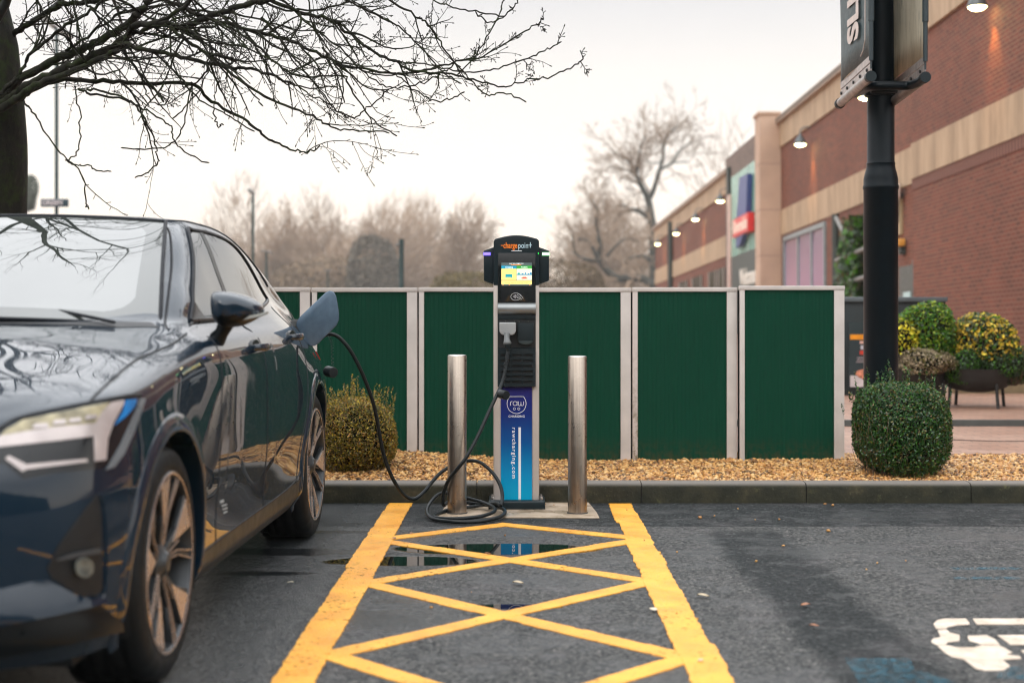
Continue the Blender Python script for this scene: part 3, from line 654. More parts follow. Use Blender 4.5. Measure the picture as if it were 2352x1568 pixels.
# curly strap + cap near the post, and another under the car's socket
def curl(P, r, turns, w=.0012):
    C = catmull(P, 12); out = []; L = len(C)
    for i in range(L-1):
        for j in range(6):
            q = C[i].lerp(C[i+1], j/6); a = 2*math.pi*turns*(i+j/6)/(L-1); out.append(q+Vector((r*math.cos(a), r*math.sin(a), .3*r*math.sin(a))))
    return out
def dust_cap(c, r, ax, nm='dust_cap'):
    m = MB(); M = Matrix.Translation(c) @ Vector(ax).to_track_quat('Z', 'Y').to_matrix().to_4x4()
    h = r*1.25; m.lathe([(r*.88, -h), (r*.97, -h*.98), (r, -h*.9), (r, h*.6), (r*.96, h*.75), (r*.93, h*.78), (r*.3, h*.8)], 28, M=M, cap=True); m.build(nm, rub, cab, smooth=True, bevel=0)
m = MB(); m.tube(curl(D((1172,806,7.94),(1168,826,7.93),(1158,838,7.93),(1159,860,7.92),(1152,885,7.90),(1151,893,7.90)), .006, 11), .0013, 5); m.build('cap_strap', rub, cab)
dust_cap(at(1157, 906, 7.86), .025, (.55, -.80, -.12))
m = MB(); m.tube(curl(D((756,772,7.44),(762,785,7.43),(763,808,7.43),(764,838,7.43)), .006, 11), .0013, 5); m.build('cap_strap', rub, cab)
dust_cap(at(760, 854, 7.43), .027, (.62, -.77, -.1))

# ------------------------------------------------------------------ tall banner post at right
black = plain('post_black', (.002, .006, .009), .40, var=.2, bump=.06, bscale=50, spec=.18)
PY = 9.75; pxs = (2023-CX)*PY/F; s = PY/F
bp = thing('lamp_post', 'tall black tubular post carrying two banners, behind the clipped bush', 'lamp post', (pxs, PY, 0))
zf = lambda y: CH-(y-HY)*PY/F
m = MB(); m.lathe([(39*s, .0), (39*s, zf(436)), (40.5*s, zf(434)), (40.5*s, zf(428)), (39*s, zf(425)), (39*s, zf(412)), (36*s, zf(398)), (33*s, zf(388)), (32*s, zf(380)), (33*s, zf(376)), (32*s, zf(374)), (31*s, zf(372)), (30.5*s, zf(100)), (30.5*s, 6.4)], 40)
m.build('pole', black, bp, smooth=True)
def W(px_, py_, d): return at(px_, py_, d)-Vector((pxs, PY, 0))
arms = [((2000,176,9.02), (1929,238,9.90)), ((2125,178,9.02), (2030,250,9.95))]
m = MB(); a, b = W(2000,196,9.2), W(2105,196,9.2); m.tube(catmull([W(1965,215,9.55), W(1985,205,9.35), W(2006,198,9.22), W(2050,197,9.2), W(2085,197,9.2), W(2108,190,9.12), W(2122,180,9.03)], 6), .028, 14); m.tube([W(2000,206,9.4), W(2060,206,9.4)], .024, 12)
m.lathe([(.105, zf(222)), (.108, zf(218)), (.108, zf(200)), (.105, zf(196))], 32); m.build('bracket', black, bp, smooth=True)
bolt_d = plain('bolt_dark', (.01, .01, .01), .5)
for k_, (A, B) in enumerate(arms):
    A3, B3 = W(*A), W(*B)
    m = MB(); m.tube([A3, B3], .030, 18); ar = m.build('banner_arm', plain('worn_steel', (.30, .27, .25), .42, metal=.6, var=.35, nscale=20), bp, smooth=True)
    m = MB(); dr = (B3-A3).normalized(); m.tube([A3-dr*.012, A3+dr*.03], .0335, 20); m.build('arm_cap', blk2, ar, smooth=True); m = MB(); m.tube([B3-dr*.03, B3+dr*.015], .0345, 20); m.build('arm_cap', blk2, ar, smooth=True)
    # clamp plate above the arm with bolts
    up_ = Vector((0, 0, 1)); m = MB(); t0, t1 = A3+dr*.02+up_*.02, B3-dr*.02+up_*.02
    m.prism([t0, t1, t1+up_*.062, t0+up_*.062], (.012, 0, 0), None); m.prism([t0+up_*.070, t1+up_*.070, t1+up_*.115, t0+up_*.115], (.010, 0, 0), None)
    cl = m.build('clamp_plate', plain('clamp_zinc', (.40, .35, .33), .45, metal=.4, var=.3, nscale=25), bp)
    m = MB()
    for f in (.08, .3, .52, .74, .95):
        c_ = t0.lerp(t1, f)+up_*.036; m.tube([c_-Vector((.010, 0, 0)), c_+Vector((.016, 0, 0))], .011, 8)
    m.build('clamp_bolt', bolt_d, cl)
    # banner sheet, hanging in the plane of the arm and cut off above the picture
    z0 = .135; n = 20; m = MB(); vs = []
    for i in range(n+1):
        u = i/n; q = t0.lerp(t1, u); wob = .006*math.sin(u*7+k_)
        for j in range(9): v_ = j/8; vs.append((q.x+wob*(1-v_)+.004*math.sin(v_*9), q.y, q.z+.115+(3.9-q.z-.1)*v_))
    m.add(vs, [(i*9+j, (i+1)*9+j, (i+1)*9+j+1, i*9+j+1) for i in range(n) for j in range(8)])
    if k_ == 0: bmt = plain('banner_teal', (.040, .068, .075), .55, var=.25, nscale=14, bump=.3, bscale=260)
    else:
        t = NT('banner_aged'); co_ = t.coord(scale=(4, 14, 1.6)); n_ = t.noise(co_, 1.2, 6, .7); n2 = t.noise(t.coord(scale=(2, 26, 2.2)), 2, 6, .75)
        c_ = t.ramp(n_, [(.3, (.62, .54, .38)), (.6, (.82, .74, .58))]); c_ = t.mix(t.ramp(n2, [(.56, 0), (.7, .8)]), c_, (.07, .09, .08)); t.set(Base_Color=c_, Roughness=.7); bmt = t.m
    bn = m.build('banner', bmt, bp, smooth=True); bn['label'] = ['dark teal banner with pale letters', 'plain cream banner streaked with dirt'][k_]
    so_ = bn.modifiers.new('s', 'SOLIDIFY'); so_.thickness = .003
    m = MB(); e0 = t0+Vector((.004, -.012, .08)); m.tube([e0, e0+up_*.24], .014, 10); m.tube([e0+up_*.24, Vector((e0.x, e0.y, 4.0))], .019, 10); m.tube([e0-up_*.05, e0+up_*.02], .006, 8)
    m.build('banner_rail', plain('rail_grey', (.022, .036, .042), .45), bp, smooth=True)
    if k_ == 0:
        # letters painted up the left face, reading upwards
        fx = t0.x-.010; yl0 = t0.y; yl1 = t1.y
        Mb = Matrix.Translation((fx, (yl0+yl1)/2-.02, 0)) @ Matrix(((0,0,-1,0),(0,-1,0,0),(1,0,0,0),(0,0,0,1))) @ Matrix.Scale(1, 4)
        Mb = Matrix(((0, 0, -1, fx), (0, -1, 0, 0), (1, 0, 0, 0), (0, 0, 0, 1)))
        # local x -> up (+Z), local y -> towards the far side (+Y gives letter tops at image left)
        Mb = Matrix(((0, 0, -1, fx), (0, 1, 0, (yl0+yl1)/2-.02), (1, 0, 0, 3.62-CH+CH), (0, 0, 0, 1)))
        vs, fs = text_mesh('SLI', .40, Mb, .001, .62, .016, align='LEFT'); mn = min(v.z for v in vs); zt = (CH-(100-HY)*9.5/F)
        vs = [v+Vector((0, 0, zt-mn)) for v in vs]
        m = MB(); m.add(vs, fs); m.build('lettering', plain('banner_print', (.60, .52, .48), .6), bn)
        m = MB(); c0 = Vector((fx-.001, yl0+.10, 0)); m.tube([Vector((fx, yl0+.20, CH-(118-HY)*9.05/F)), Vector((fx, yl0+.13, CH-(108-HY)*9.05/F)), Vector((fx, yl0+.085, CH-(88-HY)*9.05/F)), Vector((fx, yl0+.07, 4.2))], .004, 5); m.build('printed_border', MATS['banner_print'], bn)
# ------------------------------------------------------------------ shopping centre: its floor line falls away a little from the car park's plane
TB = Matrix.Translation((0, 0, CH)) @ Matrix.Rotation(-math.atan(79/F), 4, 'X')
HB = 784.0
def bt(name, label, cat, base, group=None):
    o = thing(name, label, cat, group=group); o.matrix_world = TB @ Matrix.Translation(base); o['_b'] = 0; del o['_b']; BASE[o.name] = Vector(base); return o
BASE = {}
def bput(m, name, mat, root, parent=None, **k):
    b = BASE[root.name]; m.v = [(v[0]-b.x, v[1]-b.y, v[2]-b.z) for v in m.v]; return m.build(name, mat, parent or root, **k)
def bz(py, d): return (HB-py)*d/F
def brick(name, c1, c2, mo, side=True, dirt=.35):
    t = NT(name); co = t.coord('Object')
    sp = t.new('ShaderNodeSeparateXYZ'); t.l(co, sp.inputs[0]); cb = t.new('ShaderNodeCombineXYZ')
    t.l(sp.outputs[1 if side else 0], cb.inputs[0]); t.l(sp.outputs[2], cb.inputs[1])
    b = t.new('ShaderNodeTexBrick'); t.l(cb.outputs[0], b.inputs[0]); b.offset = .5
    for k, v in (('Scale', 1), ('Mortar Size', .009), ('Mortar Smooth', .2), ('Bias', -.1), ('Brick Width', .225), ('Row Height', .075)): b.inputs[k].default_value = v
    b.inputs[1].default_value = (*c1, 1); b.inputs[2].default_value = (*c2, 1); b.inputs[3].default_value = (*mo, 1)
    n = t.noise(co, .35, 6, .65); n2 = t.noise(co, 3, 4)
    c = t.mix(t.ramp(n, [(.4, 0), (.7, dirt)]), b.outputs[0], tuple(x*.35 for x in c1)); c = t.mix(t.ramp(n2, [(.5, 0), (.8, .3)]), c, tuple(x*.6 for x in mo))
    t.set(Base_Color=c, Roughness=.8); t.bump(b.outputs[1], -.3, .006); MATS[name] = t.m; return t.m
brk = brick('red_brick', (.175, .040, .018), (.085, .020, .010), (.23, .120, .075))
brkg = brick('grey_brick', (.19, .135, .11), (.12, .09, .075), (.24, .19, .16), dirt=.2)
brkF = brick('red_brick_front', (.30, .088, .046), (.20, .055, .03), (.36, .21, .14), side=False)
t = NT('cream_render'); co = t.coord(); sp = t.new('ShaderNodeSeparateXYZ'); t.l(co, sp.inputs[0])
fr = t.math('FRACT', t.math('MULTIPLY', sp.outputs[1], 1/.6)); gv = t.ramp(fr, [(0, 1), (.03, 0), (.97, 0), (1, 1)])
n = t.noise(t.coord(scale=(1, 1.6, .25)), 1.6, 6, .7)
c = t.ramp(n, [(.3, (.26, .18, .11)), (.55, (.44, .315, .20)), (.75, (.50, .37, .25))]); c = t.mix(t.math('MULTIPLY', gv, .55), c, (.30, .2, .12))
t.set(Base_Color=c, Roughness=.7); MATS['band'] = t.m; band = t.m
copm = plain('coping', (.30, .215, .155), .6, var=.2); darkm = plain('downpipe_dark', (.03, .04, .035), .5)
B = bt('shopping_centre', 'long two storey red brick shopping centre with cream bands and grey entrance bay', 'building', (8.2, 30, -2.0))
XN, XM, XF = 8.0, 8.2, 8.2
dN = 29.5
def wall(x, y0, y1, z0, z1, mat, nm='brick_wall', th=.3, off=0): bput(MB().box(x+off, x+th, y0, y1, z0, z1), nm, mat, B)
# near stretch
wall(XN, 8, dN, -2.6, 3.235, brk); wall(XN, 8, dN, 3.235, 3.94, band, 'stone_band', off=-.03); wall(XN, 8, dN, 3.94, 5.97, brk); wall(XN, 8, dN, 5.97, 7.3, band, 'fascia', off=-.06); wall(XN, 8, dN, 7.3, 7.45, copm, 'coping', off=-.15)
m = MB(); m.box(XN-.012, XN+.2, 8, dN, 3.02, 3.232); t = NT('soldier_brick'); co = t.coord(); sp = t.new('ShaderNodeSeparateXYZ'); t.l(co, sp.inputs[0])
fr = t.math('FRACT', t.math('MULTIPLY', sp.outputs[1], 1/.15)); t.set(Base_Color=t.mix(t.ramp(fr, [(.42, 0), (.5, 1)], 'CONSTANT'), (.07, .025, .016), (.22, .09, .06)), Roughness=.8); bput(m, 'soldier_course', t.m, B)
# middle stretch, with window bay below the band
dM = 45.0
dW0, dW1 = 8.2*F/(1899-CX), 8.2*F/(1803-CX)
wall(XM, dN, dW0, -2.6, 3.22, brk); wall(XM, dW1, dM+10, -2.6, 3.22, brk); wall(XM, dW0, dW1, 3.13, 3.22, brk); wall(XM, dW0, dW1, -2.6, .2, brk)
wall(XM, dN, dM+1.4, 3.22, 3.98, band, 'stone_band', off=-.03); wall(XM, dN, dM+1.4, 3.98, 5.90, brk)
wall(XM, dN, dM, 5.90, 6.62, band, 'fascia', off=-.05); wall(XM, dN, dM, 6.62, 6.80, copm, 'coping', off=-.16); wall(XM, dN, dM, 6.70, 6.74, darkm, 'gutter', th=.0, off=-.17)
w_ = bput(MB().box(XM-.06, XM+.1, dW0, dW0+.12, .2, 3.13).box(XM-.06, XM+.1, dW1-.12, dW1, .2, 3.13).box(XM-.06, XM+.1, dW0+.12, dW1-.12, 3.0, 3.13).box(XM-.05, XM+.1, 40.3, 40.42, .2, 3.0).box(XM-.05, XM+.1, 42.2, 42.32, .2, 3.0), 'window', plain('window_frame_grey', (.22, .26, .27), .4), B)
t = NT('window_poster'); co = t.coord(); sp = t.new('ShaderNodeSeparateXYZ'); t.l(co, sp.inputs[0])
hz = t.math('ADD', sp.outputs[2], 0)
sky_c = t.ramp(t.math('DIVIDE', t.math('SUBTRACT', hz, 2.2), 3.0), [(0, (.62, .36, .48)), (.35, (.50, .30, .42)), (1, (.24, .18, .25))])
sc1 = t.new('ShaderNodeCombineXYZ'); t.l(t.math('MULTIPLY', sp.outputs[1], 1.6), sc1.inputs[0]); t.l(t.math('MULTIPLY', sp.outputs[2], .18), sc1.inputs[1])
sp_n = t.noise(sc1.outputs[0], 1.6, 3, .6)
hgt = t.math('ADD', 2.35, t.math('MULTIPLY', t.math('SUBTRACT', sp_n, .35), 3.2)); msk = t.math('LESS_THAN', hz, hgt)
t.set(Base_Color=t.mix(msk, sky_c, (.05, .07, .10)), Roughness=.15); bput(MB().box(XM+.0, XM+.05, dW0+.06, dW1-.06, .22, 3.05), 'window_poster', t.m, B, w_)
# side doorway, steel struts and services on the middle stretch
def dX(px_, x=XM): return x*F/(px_-CX)
bput(MB().box(XM-.03, XM+.2, dX(2100), dX(2068), -1.4, bz(610, 30.6)).box(XM-.045, XM+.0, dX(2101)-.1, dX(2101), -1.4, .1+bz(610, 30.6)), 'side_door', plain('door_dark', (.035, .045, .042), .3), B)
bput(MB().box(XM-.05, XM-.031, dX(2096), dX(2080), bz(687, 31), bz(672, 31)), 'door_notice', plain('notice', (.45, .62, .62), .4), B)
m = MB(); yv0, yv1 = dX(2076), dX(2050); z0, z1 = bz(538, 31), bz(455, 31)
m.box(XM-.05, XM, yv0, yv1, z0, z1); bput(m, 'vent_panel', plain('vent_beige', (.36, .27, .15), .6), B)
m = MB()
for i in range(12): zz_ = z0+.28+(z1-z0-.3)*i/12; m.box(XM-.07, XM-.052, yv0+.12, yv1, zz_, zz_+.022)
bput(m, 'vent_louvre', darkm, B)
bput(MB().tube([(XM-.06, dX(1926), -2), (XM-.06, dX(1926), 3.2)], .10, 10), 'downpipe', darkm, B)
for P in ([(1922,500),(1965,585)], [(1922,598),(1990,570)], [(1920,655),(1990,636)]):
    bput(MB().tube([(XM-.25, dX(P[0][0], XM-.25), bz(P[0][1], dX(P[0][0], XM-.25))), (XM-.25, dX(P[1][0], XM-.25), bz(P[1][1], dX(P[1][0], XM-.25)))], .055, 8), 'steel_strut', plain('strut_grey', (.20, .20, .19), .5), B)
bput(MB().box(XM-.04, XM+.1, dX(1921), dX(1903), -2, 3.2), 'corner_pier', brk, B)
bput(MB().box(XM-.02, XM+.1, dX(1938), dX(1928), -2, 2.6), 'dark_recess', darkm, B)
# entrance bay
yE0, yE1 = 46.7, 55.6
wall(8.05, yE0, yE1, -2.6, bz(384, 55.2)+.35, brkg, 'entrance_wall')
def ye(px_): return 8.0*F/(px_-CX)
y0, y1 = ye(1746), ye(1682)
gl = bput(MB().box(7.98, 8.05, y0, y1, 3.05, 5.95), 'entrance_glazing', plain('mint_glass', (.20, .42, .34), .25), B)
bput(MB().box(7.95, 8.04, y0-.3, y0+.0, -2, 6.2), 'dark_jamb', darkm, B); bput(MB().box(7.93, 8.04, y1+.5, y1+1.0, -2, 6.4), 'dark_jamb', darkm, B)
bput(MB().box(7.90, 8.04, y1, y1+.5, -2, 5.35), 'entrance_post', plain('post_cream', (.62, .44, .38), .6), B)
m = MB()
for f in (.36, .70): m.box(7.965, 7.98, y0+(y1-y0)*f-.04, y0+(y1-y0)*f+.04, 3.05, 5.95)
m.box(7.965, 7.98, y0, y1, 4.05, 4.12); bput(m, 'glazing_bar', plain('bar_pale', (.45, .5, .46), .5), B, gl)
fd = bput(MB().box(7.97, 8.03, y0, y1, -2, 3.05), 'entrance_fascia', plain('fascia_dark', (.025, .045, .045), .35), B)
BM = lambda y, z, x: Matrix(((0, 0, -1, x), (-1, 0, 0, y), (0, 1, 0, z), (0, 0, 0, 1)))
yc = (ye(1731)+ye(1690))/2
vs, fs = text_mesh('Welcome', .80, BM(50.0, 2.18, 7.955), .012, .94, .02, fitw=3.3); bput(MB().add(vs, fs), 'lettering', plain('sign_white', (.78, .74, .66), .5), B, fd)
# hanging sign: blue arrow with a red box
S = bt('entrance_sign', 'blue pointed sign with a red lettered box on the entrance bay', 'sign', (7.6, 50, 3.0))
yb0, yb1 = 49.0, 53.4
def sgn(z, y): return (7.45, y, z)
P = [(48.9, 5.55), (50.6, 5.6), (51.3, 4.3), (51.5, 3.25), (50.6, 3.30), (49.3, 3.8)]
m = MB(); m.prism([(7.79, a, b) for a, b in P], (.17, 0, 0), None); bput(m, 'arrow_panel', plain('sign_blue', (.045, .07, .24), .4), S)
m = MB(); m.box(7.74, 7.95, 48.5, 51.9, 3.62, 4.24); rb = bput(m, 'red_box', plain('sign_red', (.72, .03, .03), .35), S)
vs, fs = text_mesh('Riverside', .62, BM(50.2, 3.93, 7.735), .006, .92, .015, fitw=3.0); bput(MB().add(vs, fs), 'lettering', plain('sign_cream', (.85, .75, .62), .5), S, rb)
# pier
bput(MB().box(7.55, 8.2, 45.0, 45.9, -2.6, 6.92).box(7.50, 8.2, 44.95, 45.95, 6.92, 7.0), 'stone_pier', plain('pier_stone', (.50, .35, .255), .7, var=.12, nscale=1.2), B)
m = MB()
for z in (-.2, 1.2, 2.6, 4.0, 5.4): bput(MB().box(7.545, 8.2, 44.995, 45.9, z, z+.02), 'pier_joint', plain('pier_joint', (.30, .21, .17), .8), B)
# far stretch
yF0, yF1 = 55.6, 84.7
wall(XF, yF0, yF1, -2.6, 3.25, brk); wall(XF, yF0, yF1, 3.25, 4.05, band, 'stone_band', off=-.03); wall(XF, yF0, yF1, 4.05, 5.62, brk); wall(XF, yF0, yF1, 5.62, 6.35, band, 'fascia', off=-.05); wall(XF, yF0, yF1, 6.35, 6.52, copm, 'coping', off=-.16)
bput(MB().box(8.2, 30, 84.4, 84.7, -2.6, 6.5), 'end_wall', brkF, B); bput(MB().box(8.5, 30, 8, 84.4, 6.3, 6.45), 'roof', plain('roof_felt', (.12, .12, .12), .9), B)
bput(MB().tube([(8.1, 8.1*F/(1541-CX), -2), (8.1, 8.1*F/(1541-CX), 6.1)], .16, 10), 'downpipe', darkm, B)
for a, b in ((1560, 1578), (1590, 1612), (1628, 1645), (1650, 1664)):
    y_0, y_1 = 8.15*F/(b-CX), 8.15*F/(a-CX); w2 = bput(MB().box(8.14, 8.25, y_0, y_1, -1.8, 2.85), 'shop_window', plain('shop_glass', (.06, .06, .055), .15), B)
    bput(MB().box(8.12, 8.14, y_0, y_0+.16, -1.8, 2.85).box(8.12, 8.14, y_1-.16, y_1, -1.8, 2.85), 'frame', plain('shop_frame', (.32, .28, .24), .5), B, w2)
# ------------------------------------------------------------------ lit dome lamps under the fascia
lampm = plain('lamp_shade_grey', (.10, .115, .12), .4, metal=.3); lit = emit('lamp_lit', (1, .88, .42), 22)
spots = [(2250,12,7.72),(1991,222,7.85),(1840,330,7.85),(1655,461,7.85),(1598,503,7.85),(1554,536,7.85),(1511,560,7.85)]
labs = ['lit dome lamp at the top right corner of the brick wall', 'lit dome lamp mostly hidden behind the black post', 'lit dome lamp on the brick wall just right of the cream pier',
        'lit dome lamp on the far wall, closest to the grey entrance bay', 'second lit dome lamp beyond the grey entrance bay', 'third lit dome lamp beyond the entrance bay, by the drainpipe', 'lit dome lamp at the far end of the shopping centre wall']
for i, (a, b, x) in enumerate(spots):
    d = x*F/(a-CX); z = bz(b, d)
    L = bt('wall_lamp', labs[i], 'lamp', (x, d, z), group='lit wall lamps along the shopping centre')
    m = MB(); M = Matrix.Translation((x, d, z)); prof = [(.165, -.01), (.16, .03), (.14, .09), (.11, .16), (.06, .21), (.035, .26), (.02, .32)]
    m.lathe(prof, 24, M=M); sh = bput(m, 'lamp_shade', lampm, L, smooth=True)
    bput(MB().tube([(x, d, z+.28), (x, d, z+.38), (x+.10, d, z+.46), (x+.30, d, z+.46)], .02, 8), 'arm', lampm, L, smooth=True)
    bput(MB().lathe([(.0001, -.075), (.09, -.055), (.150, -.012)], 20, M=M, cap=False), 'bulb', lit, L, smooth=True)
    ld = bpy.data.lights.new('lamp_glow', 'SPOT'); lo = bpy.data.objects.new('lamp_glow', ld); col.objects.link(lo); lo.parent = L
    ld.energy = 90; ld.color = (1, .45, .10); ld.spot_size = R(62); ld.spot_blend = .7; ld.shadow_soft_size = .1; lo.location = (0, 0, -.1); lo.rotation_euler = (0, R(-22), 0)
# floodlight and amber lamp beside the side door
Fl = bt('floodlight', 'white floodlight fixed high beside the louvred vent', 'floodlight', (XM-.2, dX(2076), bz(440, 31)))
m = MB(); yy = dX(2076); zz_ = bz(440, 31); m.box(XM-.34, XM-.1, yy-.22, yy+.16, zz_-.17, zz_+.17); bput(m, 'lamp_head', plain('flood_white', (.72, .62, .55), .4), Fl, bevel=.06, seg=3)
bput(MB().tube([(XM-.12, yy, zz_), (XM, yy, zz_-.1)], .05, 8), 'bracket', darkm, Fl)
A = bt('amber_lamp', 'amber beacon on the brick wall above the side door', 'lamp', (XM-.1, dX(2079), bz(557, 31)))
yy = dX(2079); zz_ = bz(557, 31); bput(MB().box(XM-.2, XM-.02, yy-.16, yy+.16, zz_-.09, zz_+.07), 'amber_cover', plain('amber', (.75, .38, .08), .3), A, bevel=.04); bput(MB().box(XM-.12, XM, yy-.1, yy+.08, zz_-.26, zz_-.1), 'backplate', darkm, A)

# ------------------------------------------------------------------ foliage helper: thousands of small leaves on a lumpy body
def leaf_cloud(name, pts, nrm, size, mats, parent, seed, fold=.35, asp=.55):
    rg = np.random.default_rng(seed); n = len(pts)
    nrm = nrm+rg.normal(0, .75, (n, 3)); nrm /= np.linalg.norm(nrm, axis=1)[:, None]
    r_ = rg.normal(0, 1, (n, 3)); u = np.cross(nrm, r_); u /= np.linalg.norm(u, axis=1)[:, None]; v = np.cross(nrm, u)
    s = size*rg.uniform(.6, 1.3, (n, 1)); w_ = s*asp
    a = pts-u*s; b = pts+v*w_-nrm*w_*fold; c_ = pts+u*s; d = pts-v*w_-nrm*w_*fold
    V = np.stack([a, b, c_, d], 1).reshape(-1, 3); Q = np.arange(4*n).reshape(n, 4)
    me = np_mesh(name, V, Q); me.polygons.foreach_set('material_index', rg.choice(len(mats), n, p=[m[1] for m in mats]).astype(np.int32))
    o = link(name, me, [m[0] for m in mats], parent); return o
def leafmat(name, c, rough=.4, tr=.25):
    if name in MATS: return MATS[name]
    t = NT(name); g = t.new('ShaderNodeNewGeometry'); c1 = tuple(x*.55 for x in c); c2 = tuple(min(1, x*1.5) for x in c)
    t.set(Base_Color=t.ramp(g.outputs['Random Per Island'], [(0, c1), (.5, c), (1, c2)]), Roughness=rough)
    tb = t.new('ShaderNodeBsdfTranslucent'); t.l(t.ramp(g.outputs['Random Per Island'], [(0, c1), (1, c2)]), tb.inputs[0])
    ms = t.new('ShaderNodeMixShader'); ms.inputs[0].default_value = tr; t.l(t.b.outputs[0], ms.inputs[1]); t.l(tb.outputs[0], ms.inputs[2]); t.l(ms.outputs[0], t.out.inputs[0])
    MATS[name] = t.m; return t.m
def lump(d, seed, amp):
    """radial lumpiness for directions d (n,3)"""
    rg = np.random.default_rng(seed); r_ = np.ones(len(d))
    for k in range(26):
        c = rg.normal(0, 1, 3); c /= np.linalg.norm(c); f = rg.uniform(.25, .6); r_ += amp*rg.uniform(-1, 1)*np.exp(-((1-d@c)/(f*f)))
    return r_
def bush(name, label, cat, c, rx, rz, n, size, mats, seed, amp=.10, inner=True, taper=0, loose=.085, squash=0, group=None, shoots=0, twig=None, flat=1.0):
    rg = np.random.default_rng(seed)
    th = thing(name, label, cat, (c[0], c[1], c[2]-rz), group=group)
    d = rg.normal(0, 1, (n, 3)); d /= np.linalg.norm(d, axis=1)[:, None]
    q = np.sign(d)*np.abs(d)**flat; q /= np.maximum(1e-6, np.linalg.norm(q, axis=1))[:, None]
    sup = 1/np.maximum(np.abs(q[:, 2])**3+((q[:, 0]**2+q[:, 1]**2)**.5)**3, 1e-6)**(1/3)     # squarer than a ball
    r_ = lump(d, seed, amp)*sup*np.clip(1-np.abs(rg.normal(0, loose, n)), .35, 1.02)+rg.normal(0, .012, n)
    P = q*r_[:, None]*np.array([rx, rx, rz])+np.array([0, 0, rz])
    P[:, :2] *= (1-taper*(P[:, 2:3]/(2*rz)))
    k = P[:, 2] > .0; P = P[k]; dd = d[k]
    if shoots:
        S = []; SD = []
        for i in range(shoots):
            a = rg.uniform(-1, 1); b = rg.uniform(-1, 1); base = np.array([a*rx*.85, b*rx*.85, rz*(1+.95*np.sqrt(max(.05, 1-(a*a+b*b)*.6)))]); L = rg.uniform(.03, .13) if i % 3 else rg.uniform(.08, .17)
            for j in range(int(L/.006)): S.append(base+np.array([rg.normal(0, .004)+j*.0009*a, rg.normal(0, .004), j*.006])); SD.append([rg.normal(), rg.normal(), .5])
        P = np.vstack([P, np.array(S)]); dd = np.vstack([dd, np.array(SD)])
    leaf_cloud('foliage', P, dd, size, mats, th, seed)
    if not inner: return th
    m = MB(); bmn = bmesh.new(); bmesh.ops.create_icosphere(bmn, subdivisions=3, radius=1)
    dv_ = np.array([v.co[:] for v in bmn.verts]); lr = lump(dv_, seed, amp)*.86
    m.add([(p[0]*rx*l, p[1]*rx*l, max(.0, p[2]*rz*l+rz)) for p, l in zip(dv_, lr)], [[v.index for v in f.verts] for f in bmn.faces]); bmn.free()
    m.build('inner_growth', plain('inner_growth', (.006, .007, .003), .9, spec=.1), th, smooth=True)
    if twig:
        m = MB(); rr = random.Random(seed)
        for i in range(twig):
            a = rr.uniform(0, 6.28); r0 = rr.uniform(.1, .6)*rx; h = rr.uniform(.5, 1.75)*rz
            r1 = rx*rr.uniform(.72, .90)*(1-taper*h/(2*rz))*math.sqrt(max(.1, 1-((h-rz)/rz)**2*.8)); a2 = a+rr.uniform(-.25, .25)
            m.tube([(r0*math.cos(a), r0*math.sin(a), .0), (r1*.9*math.cos(a), r1*.9*math.sin(a), h*.45), (r1*math.cos(a2), r1*math.sin(a2), h)], [.004, .003, .0015], 4)
        m.build('stems', plain('twig_brown', (.10, .065, .035), .8), th)
    return th
g1, g2, g3 = leafmat('box_green', (.016, .062, .014), .28), leafmat('box_green_light', (.06, .17, .028), .3), leafmat('box_olive', (.12, .11, .022), .4)
b1, b2, b3 = leafmat('box_bronze', (.32, .16, .025), .4), leafmat('box_yellow', (.42, .30, .030), .4), leafmat('box_moss', (.15, .13, .016), .4)
tan = leafmat('box_tan', (.30, .20, .10), .5)
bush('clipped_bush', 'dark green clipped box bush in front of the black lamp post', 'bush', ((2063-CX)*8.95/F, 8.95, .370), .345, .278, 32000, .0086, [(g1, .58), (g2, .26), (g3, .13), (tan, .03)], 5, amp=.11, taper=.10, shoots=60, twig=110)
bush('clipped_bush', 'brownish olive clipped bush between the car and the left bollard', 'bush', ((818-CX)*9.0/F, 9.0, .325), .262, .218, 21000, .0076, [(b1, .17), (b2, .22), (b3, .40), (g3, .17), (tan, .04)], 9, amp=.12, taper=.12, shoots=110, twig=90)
# tip of a single shoot at the side of the green bush
# ------------------------------------------------------------------ planters on legs
iron = plain('planter_iron', (.016, .016, .015), .6, var=.3, bump=.3)
def planter(label, x, y, r, zt, zb, zg):
    th = thing('planter', label, 'planter', (x, y, zg), group='iron bowl planters on legs')
    h = zt-zb; prof = [(r*.25, zb-zg), (r*.55, zb-zg+.02), (r*.80, zb-zg+h*.22), (r*.95, zb-zg+h*.55), (r, zt-zg-.02), (r*1.03, zt-zg), (r*.93, zt-zg), (r*.9, zt-zg-.05)]
    MB().lathe(prof, 36).build('bowl', iron, th, smooth=True)
    MB().lathe([(r*.9, zt-zg-.04), (.001, zt-zg-.02)], 24, cap=False).build('soil', plain('planter_soil', (.05, .03, .02), .9), th)
    for a in (20, 110, 200, 290):
        p = Vector((math.cos(R(a))*r*.82, math.sin(R(a))*r*.82, 0)); m = MB(); m.tube([(p.x*1.12, p.y*1.12, 0), (p.x, p.y, zb-zg+h*.75)], .016, 8); m.build('leg', iron, th)
    return th
def px3(px_, py_, d): return at(px_, py_, d)
PZ = .15; dP = .95*F/(939-HY)
q = px3(2266, 880, dP); planter('black iron bowl planter on legs under the variegated shrub', q.x, q.y+.3, .345, CH-(848-HY)*dP/F, CH-(904-HY)*dP/F, PZ)
q = px3(2105, 880, dP+.1); planter('brown iron bowl planter, partly hidden behind the clipped bush', q.x, q.y+.3, .36, CH-(848-HY)*dP/F, CH-(912-HY)*dP/F, PZ)
